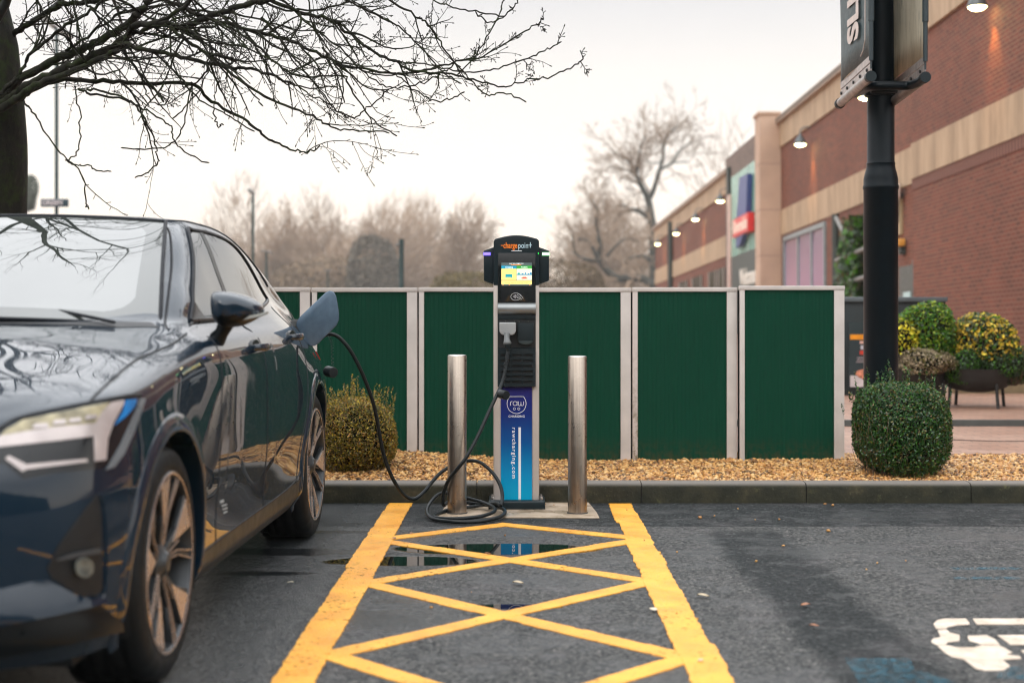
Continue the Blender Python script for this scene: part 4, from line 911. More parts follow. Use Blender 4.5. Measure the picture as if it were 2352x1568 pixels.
def shrub(name, label, x0, x1, y0, y1, d, n, size, mats, seed, amp=.2, flat=1.0):
    s = d/F; cx_, cz = ((x0+x1)/2-CX)*s, CH-((y0+y1)/2-HY)*s
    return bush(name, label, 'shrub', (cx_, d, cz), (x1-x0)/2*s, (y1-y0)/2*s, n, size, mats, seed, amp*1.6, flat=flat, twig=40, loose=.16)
dq = dP+.3
gg, gy, yy_ = leafmat('shrub_green', (.06, .19, .010), .4), leafmat('shrub_lime', (.22, .30, .012), .4), leafmat('shrub_yellow', (.75, .62, .02), .4)
dg_ = leafmat('shrub_deep', (.025, .060, .015), .4); va, vb = leafmat('variegated_gold', (.90, .58, .06), .4), leafmat('variegated_green', (.09, .11, .030), .4)
hb = leafmat('dried_heather', (.34, .27, .17), .6)
shrub('conifer_shrub', 'bright green feathery shrub in the left planter', 2055, 2192, 692, 840, dq+.1, 9000, .017, [(gg, .55), (gy, .33), (dg_, .12)], 21, .2)
shrub('golden_shrub', 'yellow leaved sprig beside the black post', 2040, 2110, 745, 812, dq-.12, 700, .020, [(yy_, .65), (gy, .35)], 22, .3)
shrub('heather', 'pale dried heather spilling over the brown planter', 2075, 2188, 800, 858, dq-.2, 3500, .013, [(hb, .7), (g3, .3)], 23, .25)
shrub('variegated_shrub', 'gold and green variegated shrub in the right planter', 2192, 2336, 716, 828, dq, 5200, .022, [(va, .40), (vb, .40), (gg, .12), (dg_, .08)], 24, .22)
shrub('trailing_shrub', 'dark green low planting trailing over the right planter rim', 2182, 2262, 806, 886, dq-.15, 4200, .014, [(dg_, .55), (gg, .45)], 25, .25)
shrub('trailing_shrub', 'dark green low planting at the right edge of the photo', 2235, 2380, 806, 884, dq-.05, 6500, .014, [(dg_, .75), (gg, .25)], 26, .25)
# cafe screen with a food poster, and a low rendered wall behind the planters
ds = 15.9; s = ds/F
K = thing('cafe_screen', 'black cafe screen with a sandwich poster between the hoarding and the post', 'screen', ((2050-CX)*s, ds, .15))
def kx(p): return (p-2050)*s
def kz(p): return CH-(p-HY)*s-.15
kb = plain('screen_black', (.012, .020, .022), .4); m = MB(); m.box(kx(1925), kx(2172), 0, .06, kz(910), kz(692)); m.build('frame_panel', kb, K, bevel=.006)
m = MB(); m.box(kx(1925), kx(2174), -.05, .12, kz(693), kz(682)); m.build('top_rail', plain('screen_rail', (.09, .11, .12), .4), K, bevel=.008)
m = MB(); m.box(kx(1950), kx(2010), -.012, -.002, kz(890), kz(740)); po = m.build('poster', plain('poster_dark', (.03, .045, .05), .35), K)
for a, b, c_, d_, n_, cc in ((1952,2008,768,779.5,'poster_orange',(.80,.30,.02)), (1952,2008,862,888,'poster_white',(.62,.56,.56)), (1974,2006,783,789,'poster_pink',(.75,.45,.38)), (1976,2006,793,802,'poster_cream',(.5,.5,.55)), (1974,2006,805,814,'poster_red',(.55,.05,.03)), (1968,2006,820,821.5,'poster_line',(.5,.42,.44)), (1968,2006,825,826.5,'poster_line',(.5,.42,.44)), (1966,2006,830,831.5,'poster_line',(.5,.42,.44))):
    m = MB(); m.box(kx(a), kx(b), -.016, -.011, kz(d_), kz(c_)); m.build('poster_print', plain(n_, cc, .4), po)
m = MB(); P = [(1963,858),(1968,851),(1985,847),(2010,846),(2015,868),(2000,873),(1985,871),(1972,866)]
m.prism([(kx(a), -.02, kz(b)) for a, b in P][::-1], (0, .005, 0), None); m.build('poster_print', plain('poster_food', (.68, .25, .15), .5, var=.6, nscale=30), po)
wl = MB().box(4.85, 7.6, 16.3, 16.5, .1, .1+.48).build('low_wall', plain('low_wall_render', (.24, .19, .11), .8, var=.2), None, bevel=.01); tag(wl, 'low sandy rendered wall behind the right planter', 'wall')
# ivy on the wall beside the post
rg = np.random.default_rng(3); n = 9000
yy = rg.uniform(dX(1995), dX(1938), n); zz_ = rg.uniform(-1.5, 2.9, n); edge = dX(1938)-(dX(1938)-dX(1975))*np.clip((zz_-.6)/2.3, 0, 1)+rg.normal(0, .25, n)
k = yy < edge; P = np.stack([np.full(k.sum(), XM-.16)+rg.normal(0, .10, k.sum()), yy[k], zz_[k]], 1)
iv_ = thing('ivy', 'ivy climbing the brick wall beside the steel struts', 'climbing plant'); iv_.matrix_world = TB
leaf_cloud('foliage', P, np.tile([-1., 0, .2], (len(P), 1)), .085, [(gg, .4), (dg_, .5), (leafmat('ivy_brown', (.12, .08, .03)), .1)], iv_, 4, asp=.8)
m = MB(); rr = random.Random(2)
for i in range(14):
    y_ = rr.uniform(dX(1985), dX(1942)); m.tube([(XM-.08, y_+rr.uniform(-.3, .3)*j, -1.4+j*.9) for j in range(5)], .02, 5)
m.build('stems', MATS['twig_brown'], iv_)
# ------------------------------------------------------------------ the parked car: x forward, y to its left, z up, origin under the front axle
from mathutils.geometry import delaunay_2d_cdt
YAW = R(1.43); CO = Vector((-1.925, 4.403, 0))
CAR = thing('parked_car', 'dark blue grey fastback car with its charge flap open, plugged in at left', 'car', CO, (0, 0, -R(90)-YAW))
CM = Matrix.Translation(CO) @ Matrix.Rotation(-R(90)-YAW, 4, 'Z'); CI = CM.inverted(); CAMC = CI @ Vector((0, 0, CH))
t = NT('car_paint'); co = t.coord(); fl = t.voro(co, 900, 'Color')
t.set(Base_Color=(.002, .013, .027), Metallic=.0, Roughness=.40)
t.b.inputs['Coat Weight'].default_value = 1; t.b.inputs['Coat Roughness'].default_value = .015; t.b.inputs['Coat IOR'].default_value = 1.6; t.b.inputs['Specular IOR Level'].default_value = .08
n_ = t.noise(co, 1.1, 3)
drops = t.voro(co, 95); dm = t.ramp(drops, [(0, 1), (.16, .6), (.26, 0)]); msk = t.ramp(t.noise(co, 30, 3, .6), [(.52, 0), (.6, 1)])
bp_ = t.new('ShaderNodeBump'); t.l(t.math('MULTIPLY', dm, msk), bp_.inputs['Height']); bp_.inputs['Strength'].default_value = .35; bp_.inputs['Distance'].default_value = .0012; t.l(bp_.outputs[0], t.b.inputs['Coat Normal'])
MATS['paint'] = t.m; paint = t.m
glassm = NT('car_glass'); glassm.set(Base_Color=(.035, .042, .038), Roughness=.012); glassm.b.inputs['IOR'].default_value = 3.2
n_ = glassm.noise(glassm.coord(), 3, 2); glassm.set(Base_Color=glassm.ramp(n_, [(.3, (.030, .036, .033)), (.7, (.045, .052, .047))])); glassm = glassm.m
trim = plain('car_trim_black', (.003, .005, .006), .32, var=.1, spec=.25); seal = plain('car_seal', (.005, .007, .011), .45, var=.1, spec=.2); clad = plain('sill_cladding', (.030, .029, .023), .42, var=.1, spec=.4)
rubber = plain('tyre_rubber', (.006, .008, .009), .6, var=.2, bump=.15, bscale=120, spec=.25); chrome = plain('headlight_chrome', (.55, .49, .475), .2, metal=.3, var=.12, nscale=14)
# sections: (x offset per line, then (y, z) for ten lines from the sill to the roof or bonnet centre)
def hood(t5, z5, z9): return [(t5*.88, z5+(z9-z5)*.45), (t5*.62, z5+(z9-z5)*.78), (t5*.32, z5+(z9-z5)*.96), (0, z9)]
ST = []
def stn(xs_, pts):
    xs_ = xs_ if hasattr(xs_, '__len__') else [xs_]*10; ST.append([(x, y, z) for x, (y, z) in zip(xs_, pts)])
zl = [.19, .26, .40, .55, .67, .775]
stn([.76,.81,.85,.86,.85,.81,.795,.77,.75,.74], [(0, z) for z in zl]+[(0, .795), (0, .815), (0, .825), (0, .83)])
stn([.75,.80,.84,.85,.84,.80,.785,.76,.74,.73], [(.40, z) for z in zl]+hood(.40, .777, .835))
stn([.67,.715,.75,.76,.75,.715,.70,.69,.68,.68], [(.66, .19), (.68, .26), (.69, .40), (.69, .55), (.685, .67), (.665, .795)]+hood(.665, .795, .86))
stn([.56,.595,.62,.63,.62,.59,.59,.59,.59,.59], [(.79, .19), (.815, .26), (.83, .40), (.832, .55), (.825, .68), (.80, .825)]+hood(.80, .825, .895))
stn([.42,.435,.445,.45,.45,.44,.44,.44,.44,.44], [(.845, .19), (.875, .26), (.893, .40), (.90, .56), (.893, .70), (.865, .852)]+hood(.865, .852, .93))
stn(.22, [(.86, .19), (.90, .27), (.922, .42), (.93, .58), (.922, .74), (.885, .885)]+hood(.885, .885, .97))
stn(.0, [(.865, .19), (.912, .27), (.932, .44), (.936, .62), (.925, .79), (.888, .920)]+hood(.888, .92, 1.01))
stn(-.32, [(.86, .19), (.905, .26), (.918, .40), (.930, .60), (.925, .80), (.893, .950)]+hood(.893, .95, 1.04))
stn(-.55, [(.86, .19), (.905, .26), (.914, .40), (.927, .60), (.925, .81), (.894, .965), (.805, 1.02), (.60, 1.05), (.3, 1.062), (0, 1.065)])
stn(-.74, [(.86, .19), (.905, .26), (.911, .40), (.925, .60), (.925, .82), (.893, .972), (.803, 1.035), (.735, 1.115), (.38, 1.165), (0, 1.18)])
stn(-.95, [(.86, .19), (.905, .26), (.910, .40), (.925, .60), (.925, .82), (.892, .975), (.806, 1.042), (.690, 1.235), (.36, 1.275), (0, 1.288)])
stn(-1.15, [(.86, .19), (.905, .26), (.910, .40), (.925, .60), (.925, .82), (.891, .978), (.808, 1.045), (.642, 1.352), (.33, 1.378), (0, 1.388)])
stn(-1.35, [(.86, .19), (.905, .26), (.910, .40), (.926, .60), (.926, .82), (.890, .980), (.808, 1.048), (.603, 1.425), (.31, 1.447), (0, 1.452)])
stn(-1.65, [(.86, .19), (.905, .26), (.910, .40), (.927, .60), (.927, .82), (.886, .985), (.803, 1.058), (.598, 1.438), (.31, 1.464), (0, 1.470)])
stn(-1.95, [(.86, .19), (.905, .26), (.911, .41), (.929, .61), (.927, .82), (.882, .988), (.792, 1.072), (.598, 1.432), (.31, 1.462), (0, 1.468)])
stn(-2.2, [(.86, .19), (.905, .26), (.914, .42), (.932, .62), (.925, .82), (.874, .990), (.772, 1.090), (.602, 1.408), (.31, 1.442), (0, 1.450)])
stn(-2.5, [(.86, .20), (.905, .27), (.920, .44), (.936, .63), (.918, .82), (.856, .985), (.738, 1.110), (.617, 1.345), (.32, 1.390), (0, 1.400)])
stn(-2.8, [(.86, .21), (.90, .28), (.918, .45), (.932, .64), (.902, .82), (.832, .968), (.716, 1.100), (.640, 1.258), (.33, 1.310), (0, 1.325)])
stn(-3.1, [(.84, .22), (.878, .29), (.892, .45), (.905, .65), (.866, .825), (.795, .945), (.722, 1.050), (.660, 1.150), (.34, 1.220), (0, 1.240)])
stn(-3.4, [(.80, .24), (.84, .31), (.855, .45), (.862, .64), (.832, .81), (.770, .925), (.712, 1.010), (.650, 1.075), (.33, 1.135), (0, 1.150)])
stn(-3.58, [(.73, .25), (.77, .32), (.785, .45), (.79, .63), (.765, .79), (.72, .91), (.675, .985), (.62, 1.040), (.31, 1.085), (0, 1.095)])
stn([-3.68,-3.69,-3.69,-3.68,-3.67,-3.66,-3.66,-3.66,-3.66,-3.66], [(.58, .25), (.61, .32), (.62, .45), (.62, .62), (.61, .78), (.60, .90), (.57, .975), (.50, 1.025), (.26, 1.058), (0, 1.065)])
stn([-3.73,-3.74,-3.74,-3.73,-3.72,-3.71,-3.70,-3.69,-3.69,-3.69], [(0, .25), (0, .32), (0, .45), (0, .62), (0, .78), (0, .90), (0, .97), (0, 1.0), (0, 1.02), (0, 1.03)])
ST = np.array(ST)                                    # (stations, lines, 3)
def hermite(P, par, n, limit):
    """P (k,...,3) at parameters par -> n samples; limited slopes when limit"""
    d = np.diff(P, axis=0)/np.diff(par).reshape(-1, *[1]*(P.ndim-1)); m = np.zeros_like(P); m[0], m[-1] = d[0], d[-1]
    h = np.diff(par); w1 = (h[1:]/(h[:-1]+h[1:])).reshape(-1, *[1]*(P.ndim-1)); m[1:-1] = w1*d[:-1]+(1-w1)*d[1:]
    if limit:
        s_ = np.sign(d[:-1])*np.sign(d[1:]) > 0; lim = 2.2*np.minimum(np.abs(d[:-1]), np.abs(d[1:])); m[1:-1] = np.where(s_, np.sign(m[1:-1])*np.minimum(np.abs(m[1:-1]), lim), m[1:-1]*.25)
    q = np.interp(np.linspace(0, 1, n), np.linspace(0, 1, 1000), np.interp(np.linspace(0, 1, 1000), np.linspace(0, 1, len(par)), par)) if False else np.linspace(par[0], par[-1], n)
    i = np.clip(np.searchsorted(par, q, 'right')-1, 0, len(par)-2); hh = h[i].reshape(-1, *[1]*(P.ndim-1)); u = ((q-par[i])/h[i]).reshape(-1, *[1]*(P.ndim-1))
    return (2*u**3-3*u**2+1)*P[i]+(u**3-2*u**2+u)*hh*m[i]+(-2*u**3+3*u**2)*P[i+1]+(u**3-u**2)*hh*m[i+1]
ch = np.concatenate([[0], np.cumsum(np.linalg.norm(np.diff(ST[:, 3], axis=0), axis=1)**.9)])
NS, NU = 520, 150
A1 = hermite(ST, ch, NS, False)                      # along the car
cu_ = np.linalg.norm(np.diff(A1, axis=1), axis=2).mean(0)**.8; pu = np.concatenate([[0], np.cumsum(cu_)])
G = hermite(np.swapaxes(A1, 0, 1), pu, NU, True).swapaxes(0, 1)     # (NS, NU, 3)
lineu = np.interp(pu, np.linspace(pu[0], pu[-1], NU), np.arange(NU))          # grid row of each of the ten lines
AR, WR_, ZC, XB = .392, .345, .345, -2.735
# wheel arches: pull the rows nearest the arch edge onto it, drop what is inside
c4 = (G[:-1, :-1]+G[1:, :-1]+G[1:, 1:]+G[:-1, 1:])/4
def inside(P, r=AR): return ((np.hypot(P[..., 0], P[..., 2]-ZC) < r) | (np.hypot(P[..., 0]-XB, P[..., 2]-ZC) < r)) & (np.abs(P[..., 1]) > .5) & (P[..., 2] < .9)
keep = ~inside(c4)
cnt = np.zeros((NS, NU)); 
for a, b in ((0, 0), (1, 0), (1, 1), (0, 1)): cnt[a:NS-1+a, b:NU-1+b] += keep
edge = (cnt > 0) & (cnt < 4) & (np.hypot(G[..., 0], G[..., 2]-ZC) < AR+.03); edge2 = (cnt > 0) & (cnt < 4) & (np.hypot(G[..., 0]-XB, G[..., 2]-ZC) < AR+.03)
for ed, xc in ((edge, 0), (edge2, XB)):
    P = G[ed]; v = P[:, [0, 2]]-np.array([xc, ZC]); l_ = np.linalg.norm(v, axis=1)[:, None]; P[:, [0, 2]] = np.array([xc, ZC])+v/l_*AR; ok = P[:, 2] > .2; Q_ = G[ed]; Q_[ok] = P[ok]; G[ed] = Q_
du = np.gradient(G, axis=1); dsv = np.gradient(G, axis=0); NRM = np.cross(du, dsv); NRM /= np.maximum(np.linalg.norm(NRM, axis=2), 1e-9)[..., None]
if NRM[NS//2, 40, 1] < 0: NRM = -NRM; FLIP = True
else: FLIP = False
idx = np.arange(NS*NU).reshape(NS, NU); quads = np.stack([idx[:-1, :-1], idx[1:, :-1], idx[1:, 1:], idx[:-1, 1:]], -1)
Gf = G.reshape(-1, 3); Nf = NRM.reshape(-1, 3)
bvh = BVHTree.FromPolygons([Vector(v) for v in Gf], [tuple(int(i) for i in q) for q in quads[keep]])
cx4, cy4, cz4 = c4[..., 0], c4[..., 1], c4[..., 2]; row = np.arange(NU-1)[None].repeat(NS-1, 0)
part = np.zeros(keep.shape, int)                     # 0 body
part[(row < lineu[1]+.35*(lineu[2]-lineu[1])) & (cx4 < -.36) & (cx4 > -2.36)] = 5
dz = (cz4 < 1.2) & (row < lineu[6]+1) & (part != 5)
part[dz & (cx4 < -.62) & (cx4 > -1.45)] = 1
part[dz & (cx4 < -1.45) & (cx4 > -2.42)] = 2
part[(cx4 > .40) & (row < lineu[5]) & (cz4 < .80)] = 3
part[(cx4 > -.46) & (cx4 < .66) & (row > lineu[5]+.45*(lineu[6]-lineu[5]))] = 4
part[(cx4 < -3.45) & (row < lineu[4])] = 6
def shell(name, k, mat, side, parent=CAR):
    q = quads[keep & (part == k)]; used = np.unique(q); mp = np.zeros(NS*NU, int); mp[used] = np.arange(len(used)); V = Gf[used].copy(); N_ = Nf[used].copy(); q = mp[q]
    if side < 0: V[:, 1] *= -1; N_[:, 1] *= -1
    if (side < 0) != FLIP: pass
    # face winding follows the normals
    f = q[0]; fn = np.cross(V[f[1]]-V[f[0]], V[f[2]]-V[f[0]])
    if fn @ N_[f[0]] < 0: q = q[:, ::-1]
    return V, q, N_
def shell_obj(name, k, mat, both=False, side=1, parent=CAR):
    V, q, N_ = shell(name, k, mat, side)
    if both: V2, q2, N2 = shell(name, k, mat, -1); q = np.vstack([q, q2+len(V)]); V = np.vstack([V, V2]); N_ = np.vstack([N_, N2])
    me = np_mesh(name, V, q); me.shade_smooth(); me.normals_split_custom_set_from_vertices([tuple(v) for v in N_]); return link(name, me, mat, parent)
shell_obj('body', 0, paint, both=True); bon = shell_obj('bonnet', 4, paint, both=True); bump_ = shell_obj('front_bumper', 3, paint, both=True); shell_obj('rear_bumper', 6, paint, both=True)
doors = {}
for s_ in (1, -1):
    doors['f', s_] = shell_obj('front_door', 1, paint, side=s_); doors['r', s_] = shell_obj('rear_door', 2, paint, side=s_); shell_obj('sill', 5, clad, side=s_)
MB().box(-3.5, .55, -.80, .80, .17, .24).build('underbody', trim, CAR)
# ---- projecting points on the shell
def ray_px(px_, py_):
    d = (CI @ at(px_, py_, 5.0))-CAMC; h = bvh.ray_cast(CAMC, d.normalized()); return (h[0], h[1]) if h[0] is not None else None
def ray_side(x, z):
    h = bvh.ray_cast(Vector((x, 1.6, z)), Vector((0, -1, 0))); return (h[0], h[1]) if h[0] is not None else None
def ray_top(x, y):
    h = bvh.ray_cast(Vector((x, y, 2.2)), Vector((0, 0, -1))); return (h[0], h[1]) if h[0] is not None else None
def outn(n, p):
    c = Vector((p.x, 0, .6)); return n if n.dot(p-c) > 0 else -n
def densify(P, h, closed=True):
    out = []; n = len(P)
    for i in range(n if closed else n-1):
        a, b = Vector(P[i]), Vector(P[(i+1) % n]); k = max(1, int((b-a).length/h)); out += [a.lerp(b, j/k) for j in range(k)]
    if not closed: out.append(Vector(P[-1]))
    return out
def patch(name, poly, ray, h, off, mat, parent=CAR, mirror=True, offf=None, skirt=.004, smooth_poly=False, symm=False):
    P = [Vector(p) for p in (catmull([(*p, 0) for p in poly], 5, True) if smooth_poly else poly)]; P = [p.to_2d() for p in P]
    B = densify(P, h); B = [b.to_2d() for b in B]; n = len(B); x0 = min(b.x for b in B); x1 = max(b.x for b in B); y0 = min(b.y for b in B); y1 = max(b.y for b in B)
    I = [Vector((x0+h*(i+.5*(j % 2)), y0+h*.87*j)) for i in range(int((x1-x0)/h)+2) for j in range(int((y1-y0)/(h*.87))+2)]
    vs, es, fs, *_ = delaunay_2d_cdt(B+I, [(i, (i+1) % n) for i in range(n)], [], 1, 1e-6)
    hit = []
    for v in vs:
        r_ = ray(v.x, v.y)
        if r_: nn = outn(r_[1], r_[0]); o_ = offf(v, r_[0]) if offf else off; hit.append((r_[0]+nn*o_, nn))
        else: hit.append(None)
    fs = [f for f in fs if all(hit[i] is not None for i in f)]
    fs = [f for f in fs if max((hit[f[i]][0]-hit[f[i-1]][0]).length for i in range(3)) < .12]
    if not fs: return None
    used = sorted({i for f in fs for i in f}); mp = {u: i for i, u in enumerate(used)}; V = [hit[u][0] for u in used]; Nn = [hit[u][1] for u in used]; T_ = [[mp[i] for i in f] for f in fs]
    q = T_[0]; fn = (V[q[1]]-V[q[0]]).cross(V[q[2]]-V[q[0]])
    T_ = [f if (V[f[1]]-V[f[0]]).cross(V[f[2]]-V[f[0]]).dot(Nn[f[0]]) > 0 else f[::-1] for f in T_]
    ec = {}
    for f in T_:
        for i in range(3): e_ = (f[i-1], f[i]); ec[tuple(sorted(e_))] = ec.get(tuple(sorted(e_)), []) + [e_]
    bd = [v[0] for v in ec.values() if len(v) == 1]; m0 = len(V); low = {}
    for a, b in bd:
        for k in (a, b):
            if k not in low: low[k] = len(V); V.append(V[k]-Nn[k]*skirt)
    T_ += [[b, a, low[a], low[b]] for a, b in bd]
    out = []
    for s_ in ((1, -1) if mirror else (1,)):
        VV = [(v[0], v[1]*s_, v[2]) for v in V]; FF = T_ if s_ > 0 else [f[::-1] for f in T_]
        me = bpy.data.meshes.new(name); me.from_pydata(VV, [], FF); me.update(); me.shade_smooth(); me.set_sharp_from_angle(angle=R(35)); out.append(link(name, me, mat, parent[s_] if isinstance(parent, dict) else parent))
    return out
def line(name, P, ray, r_, mat, parent=CAR, mirror=True, h=None, off=0.0, sm=True, k=6):
    Q = catmull([(*p, 0) for p in P], 8) if sm else densify([(*p, 0) for p in P], h or .02, False)
    pts = []
    for p in Q:
        q = ray(p[0], p[1])
        if q: nn = outn(q[1], q[0]); pts.append(q[0]+nn*off)
    for s_ in ((1, -1) if mirror else (1,)):
        m = MB(); m.tube([(p.x, p.y*s_, p.z) for p in pts], r_, k); m.build(name, mat, parent[s_] if isinstance(parent, dict) else parent, smooth=True)
# glass
ws = [(-.495, .0), (-.51, .40), (-.60, .725), (-.72, .705), (-1.0, .645), (-1.22, .578), (-1.27, .52), (-1.30, .30), (-1.305, 0)]
wsf = [(x, y) for x, y in ws]+[(x, -y) for x, y in ws[-2:0:-1]]
def ray_top2(x, y):
    r_ = ray_top(x, abs(y)); 
    if not r_: return None
    p, n = r_; n = outn(n, p); s_ = -1 if y < 0 else 1; return (Vector((p.x, p.y*s_, p.z)), Vector((n.x, n.y*s_, n.z)))
def windsurf():
    V = []; nw, nv = 260, 150
    for i in range(nw+1):
        w_ = -1+2*i/nw
        b_ = Vector((-.495-.105*w_*w_, .725*w_, 1.058-.030*w_*w_)); tp = Vector((-1.312+.062*w_**4, .575*w_, 1.446-.026*w_*w_))
        for j in range(nv+1): v_ = j/nv; V.append(b_.lerp(tp, v_)+Vector((.30, 0, .95))*(.030*4*v_*(1-v_)*(1-.35*w_*w_))+Vector((0, 0, .006)))
    Q_ = [(i*(nv+1)+j, (i+1)*(nv+1)+j, (i+1)*(nv+1)+j+1, i*(nv+1)+j+1) for i in range(nw) for j in range(nv)]
    return V, Q_, nw, nv
V_, Q_, nw_, nv_ = windsurf()
wg_ = glassm.copy(); wg_.name = 'windscreen_glass'; wg_.node_tree.nodes['Principled BSDF'].inputs['IOR'].default_value = 3.4
wm_ = MB(); keepq = [[], []]
for q_ in Q_:
    w_ = abs(-1+2*((q_[0]//(nv_+1))+.5)/nw_); v_ = ((q_[0] % (nv_+1))+.5)/nv_; dx_, dy_ = max(0, w_-.72)/.16, (max(0, .24-v_)/.16 if v_ < .5 else max(0, v_-.80)/.13)
    keepq[1 if math.hypot(dx_, dy_) > 1 else 0].append(q_)
wm_.add(V_, keepq[0]); n0_ = len(wm_.v); wm_.mi = 1
for f in keepq[1]: wm_.f.append(list(f)); wm_.m.append(1)
fr_ = glassm.copy(); fr_.name = 'windscreen_border'; fr_.node_tree.nodes['Principled BSDF'].inputs['IOR'].default_value = 2.5
wind = wm_.build('windscreen', [wg_, fr_], CAR, smooth=True, angle=80)
rim_ = [V_[j] for j in range(nv_+1)]+[V_[i*(nv_+1)+nv_] for i in range(1, nw_+1)]+[V_[nw_*(nv_+1)+j] for j in range(nv_-1, -1, -1)]+[V_[i*(nv_+1)] for i in range(nw_-1, 0, -1)]
MB().tube(rim_+[rim_[0]], .0075, 6).build('windscreen_rubber', seal, CAR, smooth=True)
wi = [(-.62, .0), (-.635, .40), (-.68, .60), (-.75, .648), (-.95, .60), (-1.17, .52), (-1.20, .40), (-1.215, 0)]
frit = plain('frit_band', (.020, .018, .022), .035, var=.05, spec=1.0)
lines_fr = []
FW = [(-.78, 1.066), (-1.31, 1.378), (-1.36, 1.388), (-1.485, 1.391), (-1.43, 1.24), (-1.405, 1.075), (-1.2, 1.068)]
RWn = [(-1.545, 1.391), (-1.75, 1.388), (-1.95, 1.376), (-2.12, 1.345), (-2.24, 1.29), (-2.36, 1.215), (-2.47, 1.14), (-2.38, 1.128), (-1.95, 1.10), (-1.465, 1.076), (-1.49, 1.24)]
patch('side_window', FW, ray_side, .03, .0035, glassm, parent={1: doors['f', 1], -1: doors['f', -1]})
patch('side_window', RWn, ray_side, .03, .0035, glassm, parent={1: doors['r', 1], -1: doors['r', -1]})
patch('door_pillar', [(-1.485, 1.395), (-1.545, 1.395), (-1.49, 1.24), (-1.465, 1.072), (-1.405, 1.072), (-1.43, 1.24)], ray_side, .03, .005, trim)
line('window_seal', [(-.76, 1.052), (-1.05, 1.225), (-1.31, 1.388), (-1.40, 1.398), (-1.65, 1.400), (-1.95, 1.386), (-2.13, 1.354), (-2.25, 1.30), (-2.37, 1.225), (-2.50, 1.135)], ray_side, .008, seal, off=.003)
line('belt_moulding', [(-.76, 1.050), (-1.2, 1.056), (-1.6, 1.068), (-2.0, 1.090), (-2.38, 1.118), (-2.50, 1.132)], ray_side, .0085, trim, off=.003)
line('roof_channel', [(-1.20, 1.405), (-1.32, 1.432), (-1.6, 1.436), (-1.9, 1.428), (-2.15, 1.405), (-2.4, 1.345), (-2.6, 1.27), (-2.75, 1.20)], ray_side, .005, seal, off=0)
patch('mirror_triangle', [(-.70, 1.035), (-.80, 1.06), (-.90, 1.115), (-.95, 1.06), (-.82, 1.048)], ray_side, .02, .006, trim)
patch('rear_window', [(-2.62, -.50), (-2.62, .50), (-3.25, .54), (-3.42, .50), (-3.42, -.50), (-3.25, -.54)], ray_top2, .04, .003, glassm, mirror=False)
# shut lines
gap = plain('shut_line', (.004, .005, .007), .7)
line('bonnet_gap', [(207, 926), (213, 914), (252, 877), (306, 831), (360, 806), (396, 790), (428, 766)], ray_px, .0042, gap)
line('door_gap', [(-.62, .30), (-.60, .45), (-.62, .70), (-.66, .88), (-.70, 1.0)], ray_side, .0026, gap, k=5)
line('door_gap', [(-1.46, .31), (-1.45, .55), (-1.44, .80), (-1.44, 1.05)], ray_side, .0026, gap, k=5)
line('door_gap', [(-2.20, .31), (-2.26, .50), (-2.36, .66), (-2.43, .82), (-2.46, 1.0), (-2.47, 1.10)], ray_side, .0026, gap, k=5)
line('sill_crease', [(-.42, .305), (-1.0, .31), (-1.9, .315), (-2.2, .335), (-2.3, .36)], ray_side, .004, gap, k=5)
line('windscreen_seal', [(-.52, .775), (-.60, .742), (-.8, .704), (-1.0, .662), (-1.22, .595), (-1.29, .54)], ray_top, .005, seal)
line('header_seal', [(-1.285, .54), (-1.312, .30), (-1.318, 0)], ray_top, .004, seal)
cw = plain('cowl_black', (.014, .015, .017), .45, bump=.2)
patch('cowl_panel', [(-.47, -.62), (-.455, 0), (-.47, .62), (-.53, .74), (-.575, .70), (-.50, .40), (-.487, 0), (-.50, -.40), (-.575, -.70), (-.53, -.74)], ray_top2, .025, .002, cw, mirror=False)
for P in ([(-.50, .60), (-.58, .42), (-.66, .10), (-.68, -.05)], [(-.50, -.05), (-.58, -.25), (-.62, -.50)]):
    line('wiper', P, ray_top2, .006, seal, mirror=False, off=.012)
# wheel arches: raised lip, liner
for xc in (0, XB):
    for s_ in (1, -1):
        prof = [(.050, .000), (.046, .004), (.020, .009), (.004, .010), (-.004, .007), (-.006, -.008), (-.004, -.07)]; vs = []; n = 56
        for i in range(n+1):
            a = R(-24+228*i/n); c_, s2 = math.cos(a), math.sin(a); best = None
            for rr_ in (AR+.05, AR+.06, AR+.035, AR+.02):
                best = ray_side(xc+rr_*c_, max(.2, ZC+rr_*s2))
                if best and best[0].y > .7: break
            tb = best[0].y if best else .88
            hr = ray_side(xc+(AR+.012)*c_, max(.2, ZC+(AR+.012)*s2)); te = hr[0].y if hr and hr[0].y > .7 else tb
            for j, (dr_, dt_) in enumerate(prof): tt = (tb if j < 2 else te)+dt_; vs.append((xc+(AR+dr_)*c_, s_*tt, max(.17, ZC+(AR+dr_)*s2)))
        k = len(prof); fs = [(i*k+j, (i+1)*k+j, (i+1)*k+j+1, i*k+j+1) for i in range(n) for j in range(k-1)]
        if s_ > 0: fs = [f[::-1] for f in fs]
        m = MB(); m.add(vs, fs); m.build('arch_moulding', paint, CAR, smooth=True, angle=60)
        vs = []; 
        for i in range(n+1):
            a = R(-22+224*i/n)
            for tt in (.90, .52): vs.append((xc+(AR-.004)*math.cos(a), s_*tt, max(.16, ZC+(AR-.004)*math.sin(a))))
        fs = [(2*i, 2*i+1, 2*i+3, 2*i+2) for i in range(n)]; m = MB(); m.add(vs, fs)
        m.prism([(xc+(AR-.004)*math.cos(R(a)), s_*.52, max(.16, ZC+(AR-.004)*math.sin(R(a)))) for a in range(-22, 203, 8)], (0, -.02*s_, 0), None); m.build('wheel_liner', plain('liner', (.006, .007, .008), .9), CAR)
